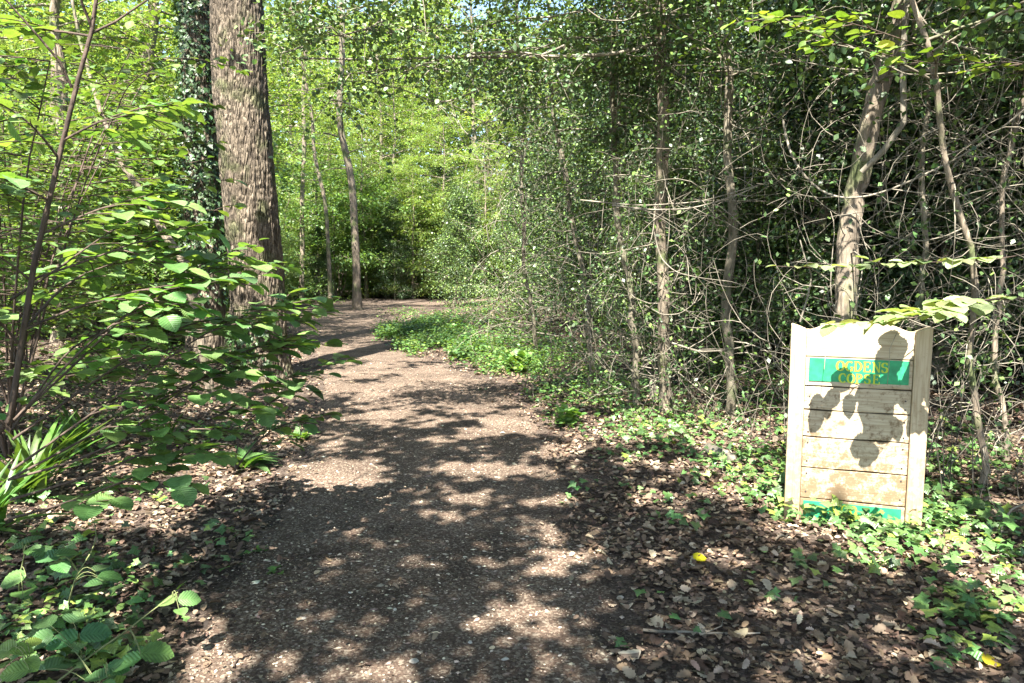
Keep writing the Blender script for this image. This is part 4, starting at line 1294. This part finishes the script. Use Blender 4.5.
size = np.where(rng.random(n) < .07, rng.uniform(.055, .08, n), rng.uniform(.013, .05, n)) * np.where(ins > .05, .55, 1)
z = height(x, y) + rng.uniform(.004, .028, n) + np.where(ins > 0, .008, 0)
p = np.stack([x, y, z], 1)
yd = rng.normal(0, 1, (n, 3)); yd[:, 2] *= .22
c = leaf_cols(rng, n, (.165, .115, .078), .36)
pick = rng.random(n)
c[pick < .2] = leaf_cols(rng, (pick < .2).sum(), (.31, .25, .175), .25)
c[(pick > .8)] = leaf_cols(rng, (pick > .8).sum(), (.06, .04, .03), .3)
near = y < 6.5
lo = empty('leaf_litter', (0, 0, 0))
bpy.data.objects.remove(lo)
v1, f1 = leaves_geo(T_OAKD, p[near], yd[near], up_normals(rng, near.sum(), .26), size[near], rng.uniform(-1.5, 1.5, near.sum()))
v2, f2 = leaves_geo(T_OAKS, p[~near], yd[~near], up_normals(rng, (~near).sum(), .26), size[~near] * 1.15, rng.uniform(-1.6, 1.6, (~near).sum()))
cv_ = np.concatenate([np.repeat(c[near], len(T_OAKD[0]), 0), np.repeat(c[~near], len(T_OAKS[0]), 0)])
lit_o = add_obj('leaf_litter', np_mesh('leaf_litter', np.concatenate([v1, v2]), np.concatenate([f1, f2 + len(v1)]), 4, cv_), M['dead'])
tag(lit_o, 'brown dead oak leaves strewn over the woodland floor', 'leaf litter', kind='stuff')

# crumbs and chips on the path
ico_v = np.array([(1, 0, 0), (-1, 0, 0), (0, 1, 0), (0, -1, 0), (0, 0, 1), (0, 0, -1)], float)
ico_f = np.array([(0, 2, 4), (2, 1, 4), (1, 3, 4), (3, 0, 4), (2, 0, 5), (1, 2, 5), (3, 1, 5), (0, 3, 5)])
xs_, ys_ = [], []
for (a, b_, dens) in [(1.6, 4, 2400), (4, 7, 1500), (7, 12, 500), (12, 22, 90)]:
    n = int((b_ - a) * 4.2 * dens); y = rng.uniform(a, b_, n); x = rng.uniform(-3.2, 1.2, n)
    m_ = np.minimum(x - xl(y), xr(y) - x) + (fbm(x * 3, y * 3, 75) - .5) * .5
    k = rng.random(n) < np.clip((m_ + .25) * 2.2, 0, 1) * (.3 + .9 * fbm(x * 1.1, y * 1.1, 76))
    xs_.append(x[k]); ys_.append(y[k])
x = np.concatenate(xs_); y = np.concatenate(ys_); n = len(x)
s = .0028 * np.exp(rng.normal(0, .5, n)) * 1.25
s = np.where(rng.random(n) < .05, s * 2.3, s).clip(.001, .018)
ang = rng.random(n) * 2 * pi
sx_, sy_, sz_ = s * rng.uniform(1, 2, n), s * rng.uniform(.7, 1.2, n), s * rng.uniform(.25, .6, n)
jit = 1 + rng.normal(0, .18, (n, 6, 3))
q = ico_v[None] * jit * np.stack([sx_, sy_, sz_], 1)[:, None]
vx = q[..., 0] * np.cos(ang)[:, None] - q[..., 1] * np.sin(ang)[:, None]; vy = q[..., 0] * np.sin(ang)[:, None] + q[..., 1] * np.cos(ang)[:, None]
on = on_path(x, y, 0)
v = np.stack([vx + x[:, None], vy + y[:, None], q[..., 2] + (height(x, y) + np.where(on, .0125, .004))[:, None]], -1).reshape(-1, 3)
f = (ico_f[None] + (np.arange(n) * 6)[:, None, None]).reshape(-1, 3)
c = leaf_cols(rng, n, (.16, .12, .09), .4); pk = rng.random(n)
c[pk < .25] = leaf_cols(rng, (pk < .25).sum(), (.5, .43, .32), .22)
peb = add_obj('path_grit', np_mesh('path_grit', v, f, 3, np.repeat(c, 6, 0)), M['dead'])
tag(peb, 'pale chips, bud scales and small flints scattered on the trodden path', 'grit', kind='stuff')


# green ground cover -----------------------------------------------------------
def scatter(ells):
    X, Y = [], []
    for px, py, rx, ry, n in ells:
        th = rng.random(n) * 2 * pi; r = np.sqrt(rng.random(n)) * (1 + rng.normal(0, .18, n))
        for a, b_ in zip(px + np.cos(th) * r * rx, py + np.sin(th) * r * ry):
            g = G(a, min(b_, 760)) if b_ > 290 else None
            if g is not None and g[1] < 40: X.append(g[0]); Y.append(g[1])
    return np.array(X), np.array(Y)


x, y = scatter([(850, 522, 85, 16, 420), (800, 505, 50, 16, 230), (900, 535, 60, 18, 260), (960, 540, 60, 32, 260), (990, 590, 45, 45, 170), (960, 645, 45, 35, 80), (880, 560, 50, 22, 90),
                (700, 435, 80, 22, 420), (760, 475, 60, 22, 300), (650, 425, 60, 20, 240), (640, 455, 50, 14, 90), (590, 395, 60, 14, 240), (820, 450, 60, 30, 200), (960, 470, 60, 40, 300), (720, 480, 40, 16, 120),
                (690, 400, 70, 10, 160), (720, 395, 90, 14, 120), (600, 500, 50, 20, 25), (680, 520, 40, 20, 30), (800, 585, 60, 25, 30), (945, 610, 20, 14, 22), (690, 610, 90, 40, 12),
                (90, 605, 85, 60, 110), (50, 650, 70, 50, 130), (170, 570, 50, 25, 30), (50, 540, 60, 45, 110), (230, 540, 30, 20, 14), (30, 470, 60, 40, 120), (150, 500, 60, 20, 30), (130, 660, 40, 22, 50), (250, 560, 20, 20, 10)])
k = ~on_path(x, y, .1); x, y = x[k], y[k]; n = len(x)
lift = np.abs(rng.normal(0, .06, n)) + .02
cl = vnoise(x * 3, y * 3, 81)
keep_ = (rng.random(n) < .3 + cl)
x, y, lift = x[keep_], y[keep_], lift[keep_]; n = len(x)
p = np.stack([x, y, height(x, y) + lift], 1)
yd = rng.normal(0, 1, (n, 3)); yd[:, 2] = -.2; nr = up_normals(rng, n, .45) + np.array([0, -.25, 0])
c = leaf_cols(rng, n, (.075, .145, .042), .4, 0, (.19, .26, .05), .12)
sz = rng.uniform(.035, .078, n)
lv, lf = leaves_geo(T_IVY, p, yd, nr, sz)
ivm = np_mesh('ivy_ground_cover', lv, lf, 3, np.repeat(c, 13, 0)); add_luv(ivm, T_IVY, n)
iv = add_obj('ivy_ground_cover', ivm, M['ivy'])
tag(iv, 'lobed ivy leaves creeping over the leaf litter on both sides', 'ivy', kind='stuff')

x, y = scatter([(404, 338, 30, 9, 3000), (450, 350, 50, 12, 1800), (430, 345, 50, 14, 1500), (470, 335, 50, 14, 1500), (420, 330, 35, 10, 900), (510, 355, 60, 14, 1300), (560, 375, 60, 14, 800), (600, 395, 70, 16, 700), (310, 302, 50, 3.5, 500), (400, 318, 22, 5, 300),
                (565, 418, 20, 10, 300), (520, 372, 40, 8, 500), (690, 425, 100, 18, 420), (90, 415, 80, 35, 500), (200, 425, 50, 22, 260), (100, 370, 100, 20, 420), (60, 600, 80, 60, 90), (820, 470, 80, 25, 300), (950, 500, 70, 40, 260), (180, 352, 60, 8, 250), (740, 410, 80, 12, 300)])
k = ~on_path(x, y, .12) & (rng.random(len(x)) < (fbm(x * 1.6, y * 1.1, 88) * 3.6 - 1.2)); x, y = x[k], y[k]; n = len(x)
hgt = np.where(y > 8, .26, .10) * rng.random(n) + .01
m = 3
X = np.repeat(x, m) + rng.normal(0, .03, n * m); Yv = np.repeat(y, m) + rng.normal(0, .03, n * m); Hh = np.repeat(hgt, m) * rng.uniform(.5, 1.1, n * m)
p = np.stack([X, Yv, height(X, Yv) + Hh], 1); n = len(p)
yd = rng.normal(0, 1, (n, 3)); yd[:, 2] = -.1
hl_ = leaves_obj('herb_layer', T_OVAL, p, yd, up_normals(rng, n, .4), rng.uniform(.025, .055, n) * np.where(Yv > 10, 1.25, 1), leaf_cols(rng, n, (.08, .155, .042), .4, 0, (.18, .27, .07), .2), M['leaf'])
tag(hl_, 'low fresh green herbs carpeting the bank and the hump inside the bend', 'ground cover', kind='stuff')

# ------------------------------------------------------------------ brambles at the lower left, each leaf in threes
rng = np.random.default_rng(61)
BR = (.085, .17, .055)


def bramble(label, stem_pts, leaves, col=BR, name='bramble'):
    """leaves: px, py, Y, length, compass direction the leaf points to (degrees, 90 = away)"""
    r = empty(name, (0, 0, 0)); tag(r, label, 'bramble')
    st = np.array(stem_pts); n = len(st)
    t1 = np.linspace(0, 1, n); t2 = np.linspace(0, 1, 20)
    q = np.stack([np.interp(t2, t1, st[:, i]) for i in range(3)], 1)
    for _ in range(3): q[1:-1] = (q[:-2] + 2 * q[1:-1] + q[2:]) / 4
    polys = [(q, taper(20, .0042, .002))]
    lp, ld, ls = [], [], []
    for px, py, Y, L, a in leaves:
        c = P(px, py, Y); d = np.array([cos(R_(a)), sin(R_(a)), rng.normal(-.02, .1)])
        b = c - d * L * .5
        lp.append(b); ld.append(d); ls.append(L)
        j = np.argmin(((q - b) ** 2).sum(1))
        w = np.linspace(0, 1, 6)[:, None]
        pt = q[j] * (1 - w) + b * w + np.array([0, 0, .03]) * np.sin(w * pi)
        polys.append((pt, taper(6, .0018, .001)))
    tube_obj('stems', polys, M['greenstem'], r, 6)
    lp = np.array(lp); ld = np.array(ld); n = len(lp)
    nr = up_normals(rng, n, .16) + np.array([0, -.28, 0])
    leaves_obj('leaves', T_HAZEL, lp, ld, nr, np.array(ls), leaf_cols(rng, n, col, .12), M['hazel'], r)


g = lambda px, py: Gh(px, py) - np.array([0, 0, .02])
bramble('bramble shoot with two fresh toothed leaf clusters lying over the bottom of the path edge', [g(40, 690), P(95, 652, 2.62), P(125, 632, 2.68), P(150, 612, 2.72), P(178, 592, 2.78)],
        [(167, 601, 2.76, .085, 150), (190, 599, 2.76, .085, 25), (181, 611, 2.7, .06, -50), (158, 653, 2.6, .115, 15), (125, 663, 2.56, .115, 190), (140, 640, 2.66, .05, 80)], (.13, .24, .07))
bramble('dark bluish bramble leaf of three round leaflets in the lower left', [g(60, 690), P(80, 668, 2.66), P(82, 655, 2.7), P(79, 640, 2.75)],
        [(79, 617, 2.82, .125, 95), (61, 641, 2.7, .12, 190), (96, 633, 2.72, .11, 20)], (.06, .135, .06))
bramble('arching bramble cane with leaves in threes left of the dark bluish leaf', [g(66, 610), P(72, 590, 2.95), P(76, 575, 3.0), P(90, 555, 3.1), P(97, 538, 3.15), P(95, 526, 3.2)],
        [(94, 583, 2.95, .085, 190), (111, 577, 2.95, .1, 15), (102, 567, 3.0, .08, 80), (47, 557, 2.98, .1, 185), (67, 553, 3.0, .095, 40), (61, 567, 2.95, .085, -30)])
bramble('upper bramble leaf cluster at the far left edge of the dark litter', [g(18, 600), P(20, 575, 2.95), P(24, 555, 3.0)],
        [(18, 546, 3.05, .1, 180), (34, 539, 3.1, .1, 60), (35, 551, 3.0, .085, -20), (24, 592, 2.85, .11, 120), (12, 580, 2.9, .1, 200)])
bramble('sunlit yellow-green bramble leaves in the bottom left corner', [g(-20, 700), P(5, 678, 2.45), P(18, 668, 2.45), P(30, 655, 2.5)],
        [(4, 650, 2.5, .09, 170), (22, 650, 2.5, .08, 20), (30, 665, 2.45, .08, -30), (14, 672, 2.4, .09, 200), (34, 642, 2.6, .06, 60), (8, 662, 2.46, .07, 100)], (.18, .27, .06))
bramble('mid green bramble sprig between the bottom corner and the long shoot', [g(90, 700), P(100, 680, 2.5), P(108, 672, 2.52)],
        [(96, 676, 2.5, .09, 170), (118, 668, 2.55, .08, 10), (44, 622, 2.75, .1, 150), (60, 664, 2.55, .1, 60), (40, 640, 2.65, .09, 200), (105, 690, 2.45, .09, -40)])

# tufts and rosettes ---------------------------------------------------------------
def tuft(label, name, cat, g0, n, L, tmpl, el, col, mat='leaf', tiltn=.2, spread=.03, wsc=1.0):
    p = g0[None] + rng.normal(0, spread, (n, 3)) * np.array([1, 1, 0]); p[:, 2] = height(p[:, 0], p[:, 1]) + .01 + (rng.random(n) * L * 1.6 if spread > .07 else 0)
    az = rng.random(n) * 2 * pi; e = el + rng.normal(0, .2, n)
    yd = np.stack([np.cos(az) * np.cos(e), np.sin(az) * np.cos(e), np.sin(e)], 1)
    nr = np.stack([-np.cos(az) * np.sin(e), -np.sin(az) * np.sin(e), np.cos(e)], 1) + rng.normal(0, tiltn, (n, 3))
    o = leaves_obj(name, tmpl, p, yd, nr, L * rng.uniform(.6, 1.15, n), leaf_cols(rng, n, col, .2), M[mat])
    tag(o, label, cat)


T_BLADE = strip_leaf([.03, .04, .042, .038, .028, .003], .45, .3)
tuft('pointed-leaved green plant growing beside the left path edge', 'foxglove_plant', 'plant', Gh(247, 468), 34, .26, T_LONG, .75, (.09, .17, .05), 'hazel')
tuft('smaller pointed-leaved plant right next to the path edge', 'foxglove_plant', 'plant', Gh(300, 440), 18, .17, T_LONG, .8, (.09, .17, .05), 'hazel')
for i, (px, py, n_, L_, lb) in enumerate([(28, 500, 60, .55, 'big tuft of strap leaves under the near hazel shrub'), (75, 455, 40, .42, 'sedge tuft with upright blades beside the big strap-leaved tuft'), (-20, 540, 40, .5, 'sedge tuft cut by the left frame edge'), (165, 440, 22, .28, 'small grassy tuft in the lit litter')]):
    tuft(lb, 'sedge_tuft', 'plant', Gh(px, py), n_, L_, T_BLADE, 1.15, (.07, .14, .03), 'leaf', .25, .05)
tuft('bright nettle-like plant at the right path edge', 'nettle_plant', 'plant', Gh(567, 425), 90, .08, T_HAZEL, .55, (.12, .23, .06), 'leaf', .3, .072)
tuft('leafy herb tuft standing at the path edge before the green hump', 'herb_plant', 'plant', Gh(520, 372), 90, .14, T_OVAL, .7, (.12, .22, .05), 'leaf', .3, .08)
tuft('clump of small green leaves at the dark left litter edge', 'seedling_plant', 'plant', Gh(272, 575), 9, .05, T_OVAL, .5, (.1, .2, .05), 'leaf', .3, .02)
tuft('tiny seedling beside the left path edge', 'seedling_plant', 'plant', Gh(258, 553), 8, .045, T_OVAL, .5, (.1, .2, .05), 'leaf', .3, .02)

# single things lying about ------------------------------------------------------
def lying(name, label, cat, tmpl, px, py, L, az, col, mat, zf=1.0):
    q = Gh(px, py); q[2] += .02
    o = leaves_obj(name, tmpl, q[None], np.array([[cos(R_(az)), sin(R_(az)), .05]]), np.array([[.1, -.35, 1.]]), np.array([L]), np.array([col]), M[mat], None, np.array([zf]))
    tag(o, label, cat)


lying('fallen_leaf', 'fresh yellow leaf lying among brown litter in front of the notice board', 'leaf', T_HAZEL, 693, 562, .075, 10, (.55, .5, .02), 'leaf')
lying('fallen_leaf', 'pale cream leaf lying on the bottom edge of the path', 'leaf', T_OAKD, 618, 657, .09, -10, (.6, .5, .36), 'dead', -1)
lying('fallen_leaf', 'bleached oak leaf below the yellow one', 'leaf', T_OAKD, 700, 640, .09, 60, (.5, .42, .32), 'dead', 1)
lying('fallen_leaf', 'yellowed leaf at the bottom right under the ivy', 'leaf', T_HAZEL, 985, 668, .08, 30, (.5, .42, .03), 'leaf')

for (a, b_, r_, nm, lb) in [((300, 560), (345, 552), .004, 'fallen_twig', 'dark straight twig lying across the left half of the path'), ((232, 672), (258, 640), .005, 'fallen_twig', 'dark crooked twig at the lower left edge of the path'),
                            ((640, 635), (760, 638), .007, 'fallen_twig', 'long grey twig half buried in litter at lower right'), ((505, 518), (540, 512), .004, 'fallen_twig', 'thin dark twig on the right half of the path'),
                            ((930, 575), (1010, 555), .006, 'fallen_twig', 'thin twig across the sunlit litter near the right frame edge'), ((140, 505), (205, 480), .006, 'fallen_twig', 'pale bent twig in the dark litter at left')]:
    A, B = Gh(*a), Gh(*b_)
    w = np.linspace(0, 1, 9)[:, None]
    q = A * (1 - w) + B * w; q[:, :2] += rng.normal(0, .006, (9, 2)); q[1:-1, 0] += .01
    q[:, 2] = height(q[:, 0], q[:, 1]) + .018
    o = tube_obj(nm, [(q, taper(9, r_, r_ * .5)), (np.array([q[4], q[5] + np.array([.03, .04, .01]), q[5] + np.array([.05, .09, .012])]), taper(3, r_ * .5, .001))], M['darkstem'] if 'dark' in lb else M['twig'], None, 6)
    tag(o, lb, 'twig')
# pale fallen log and stub
A, B = Gh(706, 452), Gh(735, 466)
w = np.linspace(0, 1, 10)[:, None]; q = A * (1 - w) + B * w; q[:, 2] += .04; q[:, :2] += rng.normal(0, .006, (10, 2))
tag(tube_obj('fallen_log', [(q, np.interp(np.linspace(0, 1, 10), [0, .1, .9, 1], [.01, .05, .042, .008]))], M['twig'], None, 12), 'short pale log lying in the ivy between path and notice board', 'log')
A = Gh(655, 400)
q = np.array([A, A + np.array([-.02, 0, .12]), A + np.array([-.06, .02, .24])])
tag(tube_obj('broken_stump', [(q, np.array([.06, .045, .01]))], M['twig'], None, 10), 'pale broken stump at the foot of the ivy-footed trunk', 'stump')
# flints
st_px = [(a, b, c * .72) for a, b, c in [(258, 617, .016), (302, 621, .018), (283, 612, .012), (414, 664, .022), (470, 645, .014), (468, 632, .012), (490, 560, .012), (395, 612, .014), (350, 595, .012), (262, 552, .012), (330, 556, .013), (620, 600, .02), (420, 655, .012), (560, 658, .012), (505, 662, .016), (560, 630, .012)]]
for i, (px, py, s0) in enumerate(st_px):
    q = Gh(px, py)
    k = 14; th = np.linspace(0, 2 * pi, k, endpoint=False)
    rows = []
    for zz_, rr_ in [(0, .8), (.35, 1), (.7, .75), (.9, .3)]:
        rr2 = rr_ * s0 * (1 + .18 * np.cos(th * 2 + i) + rng.normal(0, .06, k))
        rows.append(np.stack([np.cos(th) * rr2 * 1.35, np.sin(th) * rr2, np.full(k, zz_ * s0 * .8)], 1))
    v = np.concatenate(rows + [np.array([[0, 0, .75 * s0]])])
    f = [(a * k + j_, a * k + (j_ + 1) % k, (a + 1) * k + (j_ + 1) % k, (a + 1) * k + j_) for a in range(3) for j_ in range(k)] + [(3 * k + j_, 3 * k + (j_ + 1) % k, 4 * k) for j_ in range(k)]
    o = py_obj('flint_stone', v, f, M['stone'])
    o.location = (q[0], q[1], q[2] + .008); o.rotation_euler = (0, 0, rng.uniform(0, 6))
    tag(o, 'small pale flint lying loose on the trodden path', 'stone', 'pale flints on the path')
# PART6
